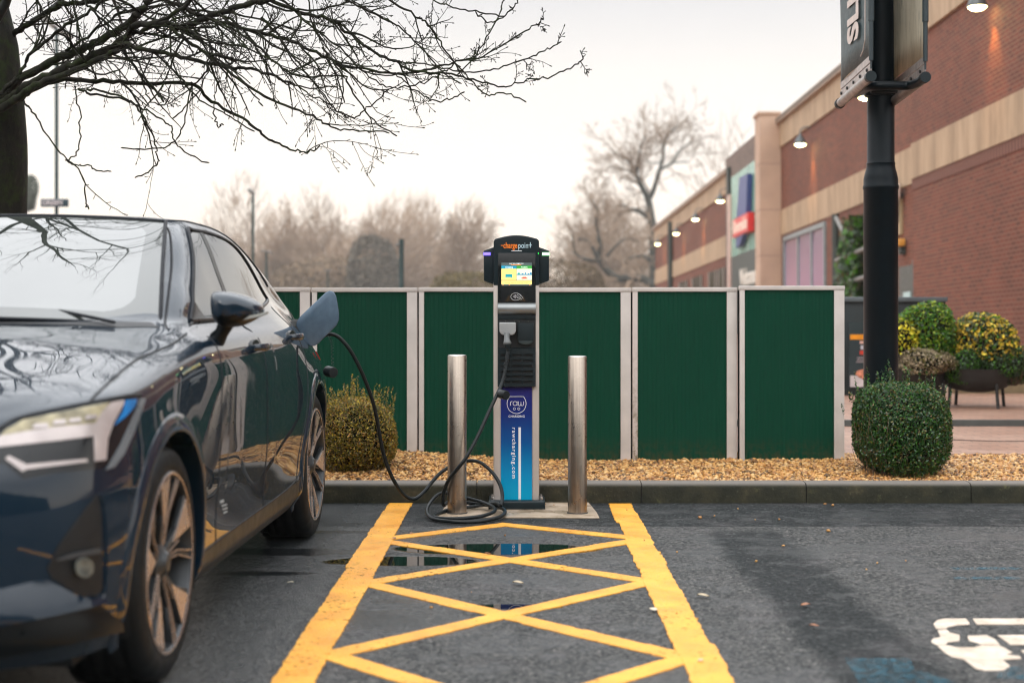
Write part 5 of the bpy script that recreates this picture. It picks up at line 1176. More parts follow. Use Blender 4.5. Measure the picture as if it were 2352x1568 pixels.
# ---- wheels
pol = plain('rim_polished', (.66, .53, .45), .28, metal=.75, var=.05); rimd = plain('rim_dark', (.055, .060, .064), .35, metal=.5, var=.1); disc = plain('brake_disc', (.30, .28, .26), .35, metal=.9)
def wheel(xc, s_, rot):
    W_ = empty('wheel', (xc, .915*s_, ZC), (0, 0, 0 if s_ > 0 else math.pi)); W_.parent = CAR
    My = Matrix.Rotation(R(-90), 4, 'X')      # lathe axis -> y (outward +y)
    w2 = .245; pr = [(.262, -.235), (.300, -.243), (.330, -.232), (.343, -.205), (.345, -.17), (.340, -.165), (.340, -.16), (.345, -.155), (.345, -.125), (.340, -.12), (.340, -.115), (.345, -.11), (.345, -.075), (.340, -.07), (.340, -.065), (.345, -.06), (.344, -.035), (.334, -.012), (.318, -.003), (.296, .002), (.272, -.001), (.262, -.010)]
    MB().lathe(pr, 96, M=My, cap=False).build('tyre', rubber, W_, smooth=True, angle=50)
    m = MB()
    for i in range(84):
        a = 6.2832*(i+.5)/84; M = Matrix.Rotation(a, 4, 'Y'); m.box(-.004, .004, -.235, -.20, .333, .3465, M=M)
    m.build('tread', rubber, W_)
    R0 = .268
    m = MB(); m.lathe([(.262, -.012), (.271, -.003), (R0-.002, .001), (R0-.010, .000), (R0-.014, -.008)], 72, M=My, cap=False); rm = m.build('rim', rimd, W_, smooth=True)
    MB().lathe([(R0-.012, -.004), (R0-.018, -.03), (R0-.028, -.12), (R0-.010, -.22)], 72, M=My, cap=False).build('barrel', rimd, rm, smooth=True)
    MB().lathe([(R0-.0015, .0012), (R0-.005, .003), (R0-.009, .0012)], 72, M=My, cap=False).build('rim_edge', pol, rm, smooth=True)
    MB().lathe([(.0001, -.055), (.17, -.055), (.17, -.075), (.07, -.075)], 48, M=My, cap=False).build('brake_disc', disc, W_, smooth=True, angle=30)
    m = MB(); 
    for i in range(10): m.prism([((.10+.05*(j > 1))*math.cos(R(200+i*6+(6 if j in (1, 2) else 0))), -.045, (.10+.06*(j > 1))*math.sin(R(200+i*6+(6 if j in (1, 2) else 0)))) for j in range(4)], (0, -.04, 0), None)
    m.build('caliper', rimd, W_)
    def P(r_, a, y): return (r_*math.cos(R(a)), y, r_*math.sin(R(a)))
    ds_ = MB(); fs_ = MB()
    for k_ in range(5):
        a0 = rot+72*k_
        # arm: raised web from hub to rim, leaning sideways, dished towards the hub
        hub, mid, out = -.026, -.020, -.002
        def web(m, aa, ab, wa, wb, y0, y1, r1, r2, dep=.018):
            pts = [P(r1, aa-wa, y0), P(r1, aa+wa, y0), P(r2, ab+wb, y1), P(r2, ab-wb, y1)]; m.prism(pts, (0, -dep, 0), None)
        web(ds_, a0+4, a0-2, 11, 6.5, hub-.004, -.014, .045, .15); web(ds_, a0-2, a0-4, 6.5, 14, -.014, -.004, .15, .256)
        web(ds_, a0+24, a0+24, 4.5, 2.2, hub-.006, -.020, .05, .15); web(ds_, a0+24, a0+30, 2.2, 3.0, -.020, -.006, .15, .258)
        fs_.prism([P(.105, a0+1, -.0155), P(.256, a0+9.5, -.001), P(.256, a0-14, -.001)], (0, -.004, 0), None)          # polished wedge
        web(fs_, a0+19, a0+20.5, 1.0, .6, hub+.002, -.015, .05, .15, .006); web(fs_, a0+20.5, a0+27, .6, .55, -.015, -.0005, .15, .257, .006)
        web(fs_, a0+29, a0+26.5, 1.0, .5, hub+.002, -.015, .05, .15, .006); web(fs_, a0+26.5, a0+32.5, .5, .5, -.015, -.0005, .15, .257, .006)
        web(fs_, a0+13, a0+9, .9, .5, hub+.002, -.010, .05, .15, .006)
    ds_.build('spokes', rimd, rm, bevel=.0015, seg=1); fs_.build('polished_facets', pol, rm)
    MB().lathe([(.0001, -.004), (.026, -.006), (.032, -.012), (.040, -.020), (.058, -.030), (.062, -.06)], 40, M=My, cap=False).build('hub_cap', rimd, rm, smooth=True)
wheel(0, 1, 82); wheel(XB, 1, 40); wheel(0, -1, 10); wheel(XB, -1, 30)
# ---- headlight (outline and its light bars), on the shell's surface
H = lambda P: [(x*.18, 846.7+.18*y) for x, y in P]
lens = plain('headlight_housing', (.012, .014, .016), .12, var=.1); ambr = plain('headlight_reflector', (.34, .30, .19), .25, var=.5, nscale=18); blu = plain('headlight_blue', (.01, .20, .55), .2, var=.3)
HL = patch('headlight', [(-70, 1050), (0, 992), (52, 964), (207, 932), (300, 914), (317, 914), (312, 932), (296, 975), (276, 1024), (258, 1058), (236, 1074), (120, 1086), (54, 1098), (8, 1062), (-70, 1080)], ray_px, 9, .002, lens)
hp = {1: HL[0], -1: HL[1]}
def hpatch(name, P, off, mat, h=8, **k): return patch(name, H(P), ray_px, h, off, mat, parent=hp, skirt=.003, **k)
hpatch('reflector', [(60, 790), (290, 660), (1160, 475), (1560, 400), (1400, 430), (1280, 560), (1200, 700), (650, 750), (400, 790), (0, 860)], .0035, ambr)
hpatch('light_bar', [(-500, 985), (0, 862), (400, 790), (650, 750), (1200, 700), (1280, 560), (1400, 440), (1560, 402), (1560, 450), (1430, 690), (1390, 800), (1355, 900), (1335, 1160), (1190, 1180), (1180, 862), (640, 930), (0, 1000), (-500, 1110)], .006, chrome)
hpatch('blue_accent', [(1590, 405), (1735, 390), (1700, 490), (1600, 600), (1450, 720), (1560, 540)], .0045, blu)
for a, b, c_, d_ in ((400, 600, 715, 770), (650, 820, 665, 720), (850, 1010, 645, 692), (1060, 1215, 600, 652)):
    hpatch('led_block', [(a+30, c_), (b, c_-14), (b, d_-14), (a, d_)], .0075, chrome, h=5)
hpatch('lower_bar', [(60, 1150), (105, 1108), (330, 1222), (1090, 1148), (1105, 1188), (340, 1282), (280, 1312)], .0055, chrome, h=6)
hpatch('edge_highlight', [(1795, 380), (1845, 385), (1800, 520), (1700, 800), (1575, 1075), (1450, 1250), (1340, 1290), (1385, 1215), (1530, 960), (1670, 650), (1765, 440)], .0045, plain('highlight_grey', (.20, .23, .25), .3, metal=.3))  # painted highlight: pale grey strip where the body edge catches light
line('headlight_gap', [(-80, 1030), (0, 984), (52, 958), (207, 925), (300, 908), (322, 908)], ray_px, .006, gap)
# ---- bumper: intake, fog lamp, lighter lower blade and dark lip
Bp = lambda P: [(x*.2802, 1129+.2802*y) for x, y in P]
it = patch('air_intake', Bp([(700, 130), (800, 10), (826, 200), (832, 780), (790, 850), (650, 845), (420, 700), (385, 620), (480, 430)]), ray_px, 9, .0025, plain('intake_black', (.004, .005, .006), .6), parent={1: bump_, -1: bump_})
ip = {1: it[0], -1: it[1]}
patch('intake_vane', Bp([(450, 545), (600, 495), (795, 455), (795, 500), (640, 525), (455, 560)]), ray_px, 6, .012, plain('vane_grey', (.05, .055, .06), .4), parent=ip)
fg = [(660+72*math.cos(R(a)), 612+84*math.sin(R(a))) for a in range(0, 360, 24)]
patch('fog_lamp', Bp(fg), ray_px, 5, .016, plain('fog_lens', (.11, .12, .11), .12, var=.5, nscale=40), parent=ip)
patch('lower_blade', Bp([(-450, 830), (0, 788), (280, 728), (375, 715), (480, 770), (600, 835), (700, 872), (800, 855), (838, 880), (790, 905), (400, 975), (0, 1045), (-450, 1110)]), ray_px, 9, .004, paint, parent={1: bump_, -1: bump_}, offf=lambda v, p: .004+.036*max(0, min(1, (v.y-1335)/75)), skirt=.03)
patch('lower_lip', Bp([(-450, 1130), (0, 1060), (400, 985), (800, 905), (960, 1060), (950, 1110), (0, 1280), (-450, 1360)]), ray_px, 10, .01, trim, parent={1: bump_, -1: bump_}, offf=lambda v, p: .006+.03*max(0, min(1, (v.y-1400)/60)), skirt=.03)
line('bumper_crease', Bp([(812, 20), (850, 120), (868, 400), (862, 760), (830, 900)]), ray_px, .006, paint, parent={1: bump_, -1: bump_}, off=.002)
patch('grille_panel', [(0, 0)]*0 or [(-.50, .36), (-.50, .62), (.50, .62), (.50, .36)], lambda y, z: (lambda h: (Vector((h[0].x, h[0].y*(1 if y >= 0 else -1), h[0].z)), Vector((h[1].x, h[1].y*(1 if y >= 0 else -1), h[1].z))) if h[0] is not None else None)(bvh.ray_cast(Vector((2, abs(y), z)), Vector((-1, 0, 0)))), .03, .004, trim, parent=bump_, mirror=False)
# small print on the lower door
prn = plain('door_print', (.35, .40, .42), .5)
for k_, (a, b) in enumerate(((504, 1150), (508, 1160), (510, 1168), (512, 1176))):
    w_ = (9, 12, 11, 9)[k_]; patch('printed_line', [(a, b), (a+w_, b-4), (a+w_+1, b+(3 if k_ else 6)-4), (a+1, b+(3 if k_ else 6))], ray_px, 3, .0015, prn, parent={1: doors['f', 1], -1: doors['f', -1]}, skirt=.001)
# ---- door handles
for px_, py_, key, L_ in ((586, 796, 'f', .20), (669, 773, 'r', .20)):
    h_ = ray_px(px_, py_); p = h_[0]
    for s_ in (1, -1):
        m = MB(); n = 10; vs = []
        for i in range(n+1):
            u = i/n; xx = p.x+L_*(.5-u); yy = p.y+.012+.034*math.sin(math.pi*u)**.45; hh = .016*(.7+.3*math.sin(math.pi*u))
            vs += [(xx, s_*(yy), p.z-hh), (xx, s_*(yy+.012), p.z-hh*.2), (xx, s_*(yy+.006), p.z+hh), (xx, s_*(yy-.014), p.z+hh*.8), (xx, s_*(yy-.014), p.z-hh)]
        fs = [(i*5+j, i*5+(j+1) % 5, (i+1)*5+(j+1) % 5, (i+1)*5+j) for i in range(n) for j in range(5)]+[[0, 1, 2, 3, 4][::-1], [n*5+j for j in range(5)]]
        m.add(vs, fs); m.build('handle', paint, doors[key, s_], bevel=.003)
        m = MB(); m.prism([(p.x+.08*math.cos(R(a)), s_*(p.y+.0035), p.z+.028*math.sin(R(a))) for a in range(0, 360, 24)], (0, -.012*s_, 0), None); m.build('handle_recess', trim, doors[key, s_])
# ---- door mirrors
OUT = [(480, 470), (486, 420), (505, 388), (560, 372), (700, 388), (850, 432), (955, 495), (985, 560), (970, 610), (900, 665), (780, 722), (650, 738), (560, 712), (505, 650), (485, 560)]
OC = catmull([(376.3+.228*x, 583.3+.228*y, 0) for x, y in OUT], 3, True)
P0 = [CI @ at(p[0], p[1], 5.13) for p in OC]; cen = sum((p for p in P0), Vector())/len(P0)
for s_ in (1, -1):
    m = MB(); lay = [(-.055, .90), (-.045, .985), (-.025, 1.0), (0, .995), (.022, .965), (.042, .90), (.060, .79), (.074, .63), (.083, .42), (.088, .18)]; n = len(P0); vs = []
    for dx_, sc_ in lay: vs += [Vector((cen.x+dx_-.05*(p.y-cen.y)*2.2, s_*(cen.y+(p.y-cen.y)*sc_), cen.z+.004*(1-sc_)+(p.z-cen.z)*sc_)) for p in P0]
    fs = [(i*n+j, i*n+(j+1) % n, (i+1)*n+(j+1) % n, (i+1)*n+j) for i in range(len(lay)-1) for j in range(n)]+[list(range(n))[::-1], [(len(lay)-1)*n+j for j in range(n)]]
    if s_ > 0: fs = [f[::-1] for f in fs]
    up_, dn_ = [], []
    for f in fs: (up_ if sum(vs[i].z for i in f)/len(f) > cen.z-.024 else dn_).append(f)
    mh = MB().add(vs, up_).build('door_mirror', paint, doors['f', s_], smooth=True, angle=50)
    MB().add(vs, dn_).build('mirror_base', trim, mh, smooth=True, angle=50)
    m = MB(); a = Vector((cen.x-.01, s_*(cen.y-.02), cen.z-.045)); b = Vector((cen.x-.03, s_*.875, .985)); m.tube([a, a.lerp(b, .5)-Vector((0, 0, .006)), b], [.030, .024, .032], 12); m.build('mirror_stalk', trim, mh, smooth=True)
    m = MB(); q = [CI @ at(x, y, 5.10) for x, y in ((555, 728), (600, 720), (614, 716), (613, 720), (596, 727), (560, 735))]; m.prism([(p.x+.02, s_*p.y, p.z) for p in q], (-.05, 0, 0), None); m.build('indicator_lens', plain('lens_clear', (.35, .36, .34), .2), mh)
# ---- open charge flap and port
FLP = [(682,738),(688.7,728),(718,700),(748,672),(757,667.7),(766,670),(772,679),(776,700),(778.7,720),(778.7,734),(773,747.5),(752,768),(732,788.5),(723,794),(713.7,795),(704.6,788.5),(694,772),(684,754),(680.7,747.5)]
q = [CI @ at(x, y, 7.28+(x-682)*.0006) for x, y in FLP]; cq = sum(q, Vector())/len(q)
t = NT('flap_paint_lit'); co = t.coord(); n_ = t.noise(co, 26, 5, .7)  # paler copy of the body paint, sky light on the flap put into its colour
t.set(Base_Color=t.ramp(n_, [(.3, (.055, .095, .145)), (.7, (.085, .14, .20))]), Metallic=.35, Roughness=.42); t.b.inputs['Coat Weight'].default_value = .5; t.b.inputs['Coat Roughness'].default_value = .25
m = MB(); n = len(q); lay = [(0, .98), (.001, 1.0), (.005, 1.0), (.007, .985), (.008, .96)]; vs = []
for dx_, sc_ in lay: vs += [cq+(p-cq)*sc_+Vector((dx_, 0, 0)) for p in q]
m.add(vs, [(i*n+j, i*n+(j+1) % n, (i+1)*n+(j+1) % n, (i+1)*n+j) for i in range(len(lay)-1) for j in range(n)]+[list(range(n))[::-1], [(len(lay)-1)*n+j for j in range(n)]])
flp = m.build('charge_flap', t.m, CAR, smooth=True, angle=50)
m = MB(); a, b = CI @ at(692, 742, 7.32), CI @ at(700, 775, 7.32); c1, c2 = Vector((a.x-.03, .79, a.z)), Vector((b.x-.03, .81, b.z)); m.tube([a, c1], .012, 8); m.tube([b, c2], .012, 8); m.build('hinge_arm', trim, flp)
h_ = ray_side(-3.06, .955); m = MB(); m.prism([(-3.06+.11*math.cos(R(a)), h_[0].y+.004, .955+.085*math.sin(R(a))) for a in range(0, 360, 20)], (0, -.05, 0), None); m.build('charge_port', plain('port_black', (.004, .005, .005), .7), CAR)
m = MB(); e = CM @ Vector((-3.05, h_[0].y+.0, .955)); P_ = [e, e.lerp(at(740, 767, 7.42), .45), at(738, 767, 7.42), at(752, 767, 7.42)]; m.tube(P_, [.030, .028, .022, .012], 14); m.build('plug_handle', blk2, cab, smooth=True)
# ---- tail lamp bar, cabin furniture seen through nothing but kept for other angles
patch('tail_lamp', [(-3.55, .80), (-3.30, .83), (-3.28, .87), (-3.56, .86)], ray_side, .02, .004, plain('tail_red', (.35, .01, .01), .2))
# ------------------------------------------------------------------ bare trees
class Tree:
    def __init__(s, seed, rmin=0): s.rr = random.Random(seed); s.B = []; s.rmin = rmin
    def put(s, pts, rad): s.B.append((pts, rad))
    def mesh(s, name, kf):
        Vs = []; Qs = []; base = 0
        for pts, rad in s.B:
            P = np.array([p[:] for p in pts]); n = len(P); r_ = np.maximum(np.array(rad), s.rmin); k = kf(r_[0])
            T = np.gradient(P, axis=0); T /= np.maximum(np.linalg.norm(T, axis=1), 1e-9)[:, None]
            ref = np.array([.31, .22, .92]) if abs(T[0, 2]) < .9 else np.array([1., 0, 0])
            U = np.cross(T, ref); U /= np.maximum(np.linalg.norm(U, axis=1), 1e-9)[:, None]; Wv = np.cross(T, U)
            a = np.arange(k)*2*np.pi/k
            V = P[:, None]+(U[:, None]*np.cos(a)[None, :, None]+Wv[:, None]*np.sin(a)[None, :, None])*r_[:, None, None]
            Vs.append(V.reshape(-1, 3)); i = np.arange(n-1)[:, None]*k; j = np.arange(k)[None]; j2 = (j+1) % k
            Qs.append((np.stack([i+j, i+j2, i+k+j2, i+k+j], -1).reshape(-1, 4))+base); base += n*k
        me = np_mesh(name, np.concatenate(Vs), np.concatenate(Qs)); me.shade_smooth(); return me
    def grow(s, p, d, L, r0, lev, nmax, spread, up, wob, kids, tip=.35, ratio=.6, seg=9, bud=False):
        rr = s.rr; pts = [p.copy()]; rad = [r0]; q = p.copy(); d = d.normalized(); st = L/seg
        for i in range(seg):
            d = (d+Vector((rr.gauss(0, wob), rr.gauss(0, wob), rr.gauss(0, wob)))+Vector((0, 0, up*(.3+i/seg)))).normalized()
            q = q+d*st; pts.append(q.copy()); rad.append(r0*(1-(1-tip)*(i+1)/seg))
        s.put(pts, rad)
        if bud:
            e = pts[-1]; s.put([e-d*.004, e+d*.004, e+d*.012, e+d*.016], [rad[-1], .0042, .0036, .0008])
        if lev < nmax:
            nk = kids[lev] if lev < len(kids) else kids[-1]
            for j in range(nk):
                f = rr.uniform(.22, .98) if j else 1.0; i = min(seg, max(1, int(f*seg))); b = pts[i]; dd = (pts[i]-pts[i-1]).normalized()
                ax = dd.orthogonal().normalized(); ax.rotate(Matrix.Rotation(rr.uniform(0, 6.283), 3, dd))
                nd = dd.copy(); nd.rotate(Matrix.Rotation(rr.uniform(.45, 1.1)*spread, 3, ax))
                s.grow(b, nd, L*ratio*rr.uniform(.65, 1.15)*(1.1-.35*f), rad[i]*rr.uniform(.5, .75), lev+1, nmax, spread, up, wob, kids, tip, ratio, max(4, seg-1), bud)
barkfar = plain('bark_far', (.055, .048, .034), .9, var=.3, nscale=2)
tw_far = plain('twig_far', (.36, .25, .17), .9, var=.25, nscale=2)
def far_tree(label, px_, d, ptop, pw, seed, lean=0, thick=.022, kids=(15, 9, 7, 4), up=.05, fine=1.0, group='bare trees beyond the hoarding'):
    s = d/F; H = (HB-ptop)*s+1.4; base = Vector(((px_-CX)*s, d, -.3))
    base.z = CH-(HB-HY)*s-1.4-.0; th = thing('bare_tree', label, 'tree', base, group=group); H = (HB-ptop)*s+1.4
    T_ = Tree(seed, d*.00020); rr = T_.rr; r0 = H*thick; k0 = len(T_.B)
    tr = [Vector((0, 0, 0))]; dirn = Vector((lean, 0, 1)).normalized(); hT = H*.30
    for i in range(6): tr.append(tr[-1]+(dirn+Vector((rr.gauss(0, .05), rr.gauss(0, .05), 0)))*hT/6)
    Tt = Tree(seed+500); Tt.put(tr, [r0*(1.25 if i == 0 else 1-.35*i/6) for i in range(7)])
    W_ = pw*s/2
    for k in range(kids[0]):
        a = 6.283*k/kids[0]+rr.uniform(-.5, .5); el = math.asin(rr.uniform(.12, .98)) if k else 1.5; tgt = Vector((math.cos(a)*math.cos(el), math.sin(a)*math.cos(el), math.sin(el)))
        Lm = 1/math.sqrt((tgt.x**2+tgt.y**2)/(W_*.92)**2+(tgt.z/(H*.62))**2)*.80
        T_.grow(tr[rr.choice((3, 4, 5, 6, 6))].copy(), tgt+Vector((lean*.5, 0, 0)), Lm, r0*rr.uniform(.4, .62), 1, 4, .85, up*.6, .09, (0,)+kids[1:], .3, .56, 7)
    kf = lambda r_: 8 if r_ > .08 else (5 if r_ > .03 else 3)
    link('trunk', Tt.mesh('trunk', kf), barkfar, th); 
    o = link('crown', T_.mesh('crown', kf), tw_far, th)
    rg = np.random.default_rng(seed+9); N = int(3600*fine*(pw/200)); u = rg.normal(0, 1, (N, 3)); u[:, 2] = np.abs(u[:, 2])*.9-.25; u /= np.linalg.norm(u, axis=1)[:, None]
    rad_ = lump(u, seed, .38)*np.clip(rg.beta(2.6, 1.3, N), .12, 1); C = u*rad_[:, None]*np.array([W_*1.02, W_*1.02, H*.66])+np.array([lean*H*.4, 0, H*.42])
    k_ = C[:, 2] > .5; C = C[k_]; u = u[k_]; N = len(C); dr = u+np.array([0, 0, .5])+rg.normal(0, .38, (N, 3)); dr /= np.linalg.norm(dr, axis=1)[:, None]
    L_ = (H*.055*rg.uniform(.5, 1.3, N))[:, None]; sd = np.cross(dr, rg.normal(0, 1, (N, 3))); sd /= np.linalg.norm(sd, axis=1)[:, None]; wv = sd*d*.00030
    V = np.stack([C-dr*L_-wv, C-dr*L_+wv, C+dr*L_+wv*.3, C+dr*L_-wv*.3], 1).reshape(-1, 3); link('fine_twigs', np_mesh('fine_twigs', V, np.arange(4*N).reshape(N, 4)), tw_far, th); return th
far_tree('broad pale bare tree left of the far lamp post, behind the car roof', 565, 266, 500, 190, 1)
far_tree('tall misty bare tree directly right of the left lamp post', 640, 255, 455, 210, 2)
far_tree('slender bare tree leaning beside the tallest misty tree on the left', 725, 243, 480, 150, 3, lean=.12)
far_tree('wide rounded bare tree left of the charging station', 865, 261, 460, 260, 4, kids=(16, 10, 7, 4))
far_tree('rounded bare tree with dense twigs, above the third hoarding panel', 960, 278, 455, 200, 5)
far_tree('tall bare tree just left of the charging station head', 1065, 232, 452, 150, 6)
far_tree('low bare tree beside the dark far bush', 790, 220, 560, 190, 7)
far_tree('low bare tree behind the charging station', 1170, 278, 600, 170, 8)
far_tree('faint bare tree far behind the shopping centre roof', 1690, 377, 330, 230, 9, fine=.25, kids=(8, 6, 5, 3))
far_tree('squat dark bare tree in front of the tall one, above the fifth hoarding panel', 1400, 243, 455, 260, 10, thick=.034)
# dark limbs of the big tree beside the shopping centre: traced main forks with procedural twigs
def traced(label, d, limbs, seed, rscale=1.0, kids=5):
    base = at(limbs[0][0][0], limbs[0][0][1], d); base.z -= 2.5; th = thing('bare_tree', label, 'tree', base, group='bare trees beyond the hoarding')
    T1 = Tree(seed); T2 = Tree(seed+1, d*.00014); rr = T2.rr
    for li, L in enumerate(limbs):
        P = [at(x, y, d+rr.uniform(-.8, .8))-base for x, y, *_ in L]; ws = [w_*1.3*d/F/2*rscale for *_, w_ in L]
        C = catmull(P, 5); n = len(C)-1; ra = [ws[min(int(i/5), len(ws)-1)]*(1-(i % 5)/5)+ws[min(int(i/5)+1, len(ws)-1)]*((i % 5)/5) for i in range(n+1)]
        T1.put(C, ra)
        for i in range(2, n+1):
            for r2 in range(kids if i > n*.5 else 2):
                if rr.random() < .27:
                    dd = (C[min(i, n)]-C[i-1]).normalized(); ax = dd.orthogonal(); ax.rotate(Matrix.Rotation(rr.uniform(0, 6.28), 3, dd)); nd = dd.copy(); nd.rotate(Matrix.Rotation(rr.uniform(.5, 1.3), 3, ax))
                    T2.grow(C[i], nd, rr.uniform(1.9, 4.6), max(.04, ra[i]*.4), 2, 4, .9, .05, .15, (0, 0, 4, 4), .3, .6, 6)
    kf = lambda r_: 8 if r_ > .08 else (5 if r_ > .03 else 3)
    link('trunk', T1.mesh('trunk', kf), plain('bark_dark', (.030, .030, .022), .9, var=.3), th); link('crown', T2.mesh('crown', kf), tw_far, th)
c = lambda x, y, w_: (1270+x*.2580, 263.4+y*.2580, w_)   # from the enlarged view of this corner
traced('large dark forked bare tree at the left end of the shopping centre', 190,
 [[c(905,1560,17),c(890,1040,15),c(875,920,14),c(850,760,11),c(790,640,9),c(740,530,8),c(690,430,5),c(610,370,3),c(520,320,2)],
  [c(850,760,11),c(900,660,8),c(945,490,6),c(980,380,5),c(990,260,4),c(1030,180,3),c(1120,90,1.5)],
  [c(945,490,6),c(1060,430,4),c(1120,330,3),c(1230,240,1.5)],[c(740,530,7),c(770,400,5),c(780,300,4),c(830,170,2)],
  [c(870,930,11),c(770,860,9),c(690,850,8),c(600,880,6),c(550,960,3)],[c(690,850,7),c(630,810,4),c(540,820,3)],
  [c(740,530,4),c(640,490,3),c(500,460,2)],[c(890,1340,8),c(830,1270,7),c(750,1260,6),c(650,1300,6),c(650,1440,5)],[c(980,420,2.5),c(880,430,2),c(830,400,1.5)],[c(1060,430,3),c(1220,420,1.5)]], 31)
traced('spreading dark bare tree with curved low limbs, left of the large forked tree', 175,
 [[c(1000,1620,20),c(860,1500,16),c(760,1450,14),c(560,1450,13),c(430,1310,12),c(420,1180,9),c(400,1040,7),c(380,960,5),c(400,860,4),c(340,760,2)],
  [c(430,1290,8),c(300,1290,7),c(200,1230,6),c(180,1060,4)],[c(400,1280,7),c(350,1180,6),c(290,1110,5),c(220,1110,3)],[c(480,1260,5),c(560,1170,4),c(650,1100,3),c(760,1130,2)]], 33)
# dark evergreen glimpsed beside the near trunk, rounded misty bush
t_ = bush('evergreen_tree', 'misty evergreen seen beside the trunk of the near tree', 'tree', ((64-CX)*150/F, 150, CH-(450-HY)*150/F), 1.15, 2.1, 1500, .22, [(leafmat('far_green', (.06, .075, .05), .8), 1)], 41, .35, inner=False)
bush('conical_tree', 'dark misty conical evergreen between the bare trees', 'tree', ((860-CX)*200/F, 200, CH-(652-HY)*200/F), 3.6, 6.2, 5000, .32, [(leafmat('far_brown', (.14, .115, .085), .8), 1)], 42, .35, inner=False)
bush('far_shrub', 'olive shrubbery low behind the charging station', 'shrub', ((1100-CX)*120/F, 120, CH-(668-HY)*120/F), 3.4, 1.7, 3500, .18, [(leafmat('far_olive', (.13, .10, .035), .8), 1)], 43, .35, inner=False)
bush('far_shrub', 'brown shrubbery at the foot of the trees left of the building', 'shrub', ((1330-CX)*130/F, 130, CH-(664-HY)*130/F), 4.4, 2.2, 3500, .2, [(leafmat('far_olive2', (.14, .095, .05), .8), 1)], 44, .35, inner=False)
bush('far_shrub', 'brown undergrowth behind the second hoarding panel', 'shrub', ((770-CX)*210/F, 210, CH-(655-HY)*210/F), 9.5, 4.2, 5000, .35, [(leafmat('far_brown2', (.22, .15, .09), .8), 1)], 45, .35, inner=False)

# ------------------------------------------------------------------ car park lamp posts in the distance
def lamp(label, px_, d, ptop, wpx, heads, sign=None):
    s = d/F; x = (px_-CX)*s; zt = CH-(ptop-HY)*s; L = thing('lamp_post', label, 'lamp post', (x, d, 0)); r_ = wpx*s/2
    gm = plain('post_green', (.010, .035, .036), .5); hm = plain('lamp_head_grey', (.16, .16, .15), .5)
    MB().lathe([(r_*1.35, 0), (r_*1.35, 1.2), (r_, 1.3), (r_*.95, zt)], 16).build('pole', gm, L, smooth=True)
    for a, b, c_, e_ in heads:      # (dx0, dz0) to (dx1, dz1) in photo pixels
        m = MB(); A, Bq = Vector((a*s, 0, zt+b*s)), Vector((c_*s, 0, zt+e_*s)); m.tube([(0, 0, zt-.05), A], r_*.6, 8); m.build('arm', gm, L)
        m = MB(); dr = (Bq-A).normalized(); up_ = Vector((-dr.z, 0, dr.x)); M = Matrix.Translation((A+Bq)/2) @ Matrix((( dr.x, 0, up_.x, 0), (0, 1, 0, 0), (dr.z, 0, up_.z, 0), (0, 0, 0, 1)))
        l_ = (Bq-A).length/2; m.box(-l_, l_, -.16, .16, -.05, .05, M=M); m.build('lamp_head', hm, L, bevel=.03)
    if sign:
        z1, z0 = CH-(458-HY)*s, CH-(476-HY)*s
        m = MB(); m.box(-32*s, 31*s, -.16, -.08, z0, z1); sg = m.build('sign_panel', plain('sign_navy', (.012, .035, .05), .4), L, bevel=.02)
        Ms = Matrix.Translation((-5*s, -.165, (z0+z1)/2)) @ Matrix(((1,0,0,0),(0,0,-1,0),(0,1,0,0),(0,0,0,1)))
        vs, fs = text_mesh(sign, 14.5*s, Ms, .003, 1.05, .004); m = MB(); m.add(vs, fs); m.build('lettering', plain('sign_text', (.5, .48, .5), .5), sg)
lamp('dark lamp post with twin heads and a small GREEN sign, behind the near tree', 130, 34, 66, 8.5, [(-4, 2, -30, 30), (8, -8, 34, -14)], 'GREEN')
lamp('slim green lamp post with one head, in front of the misty trees', 581, 44, 448, 6.5, [(2, 2, -10, 13)])
lamp('faint short lamp post with a pale double head among the misty trees', 612, 72, 578, 5.5, [(-2, 1, -14, 2), (2, 0, 14, -4)])
lamp('very faint low lamp post among the trees left of the wide tree', 753, 80, 622, 4, [(-1, 0, -7, 2), (1, 0, 7, 1)])
lamp('stout dark post with a small bracket above the hoarding', 922, 40, 549, 11.5, [(-4, -12, -12, -16)])

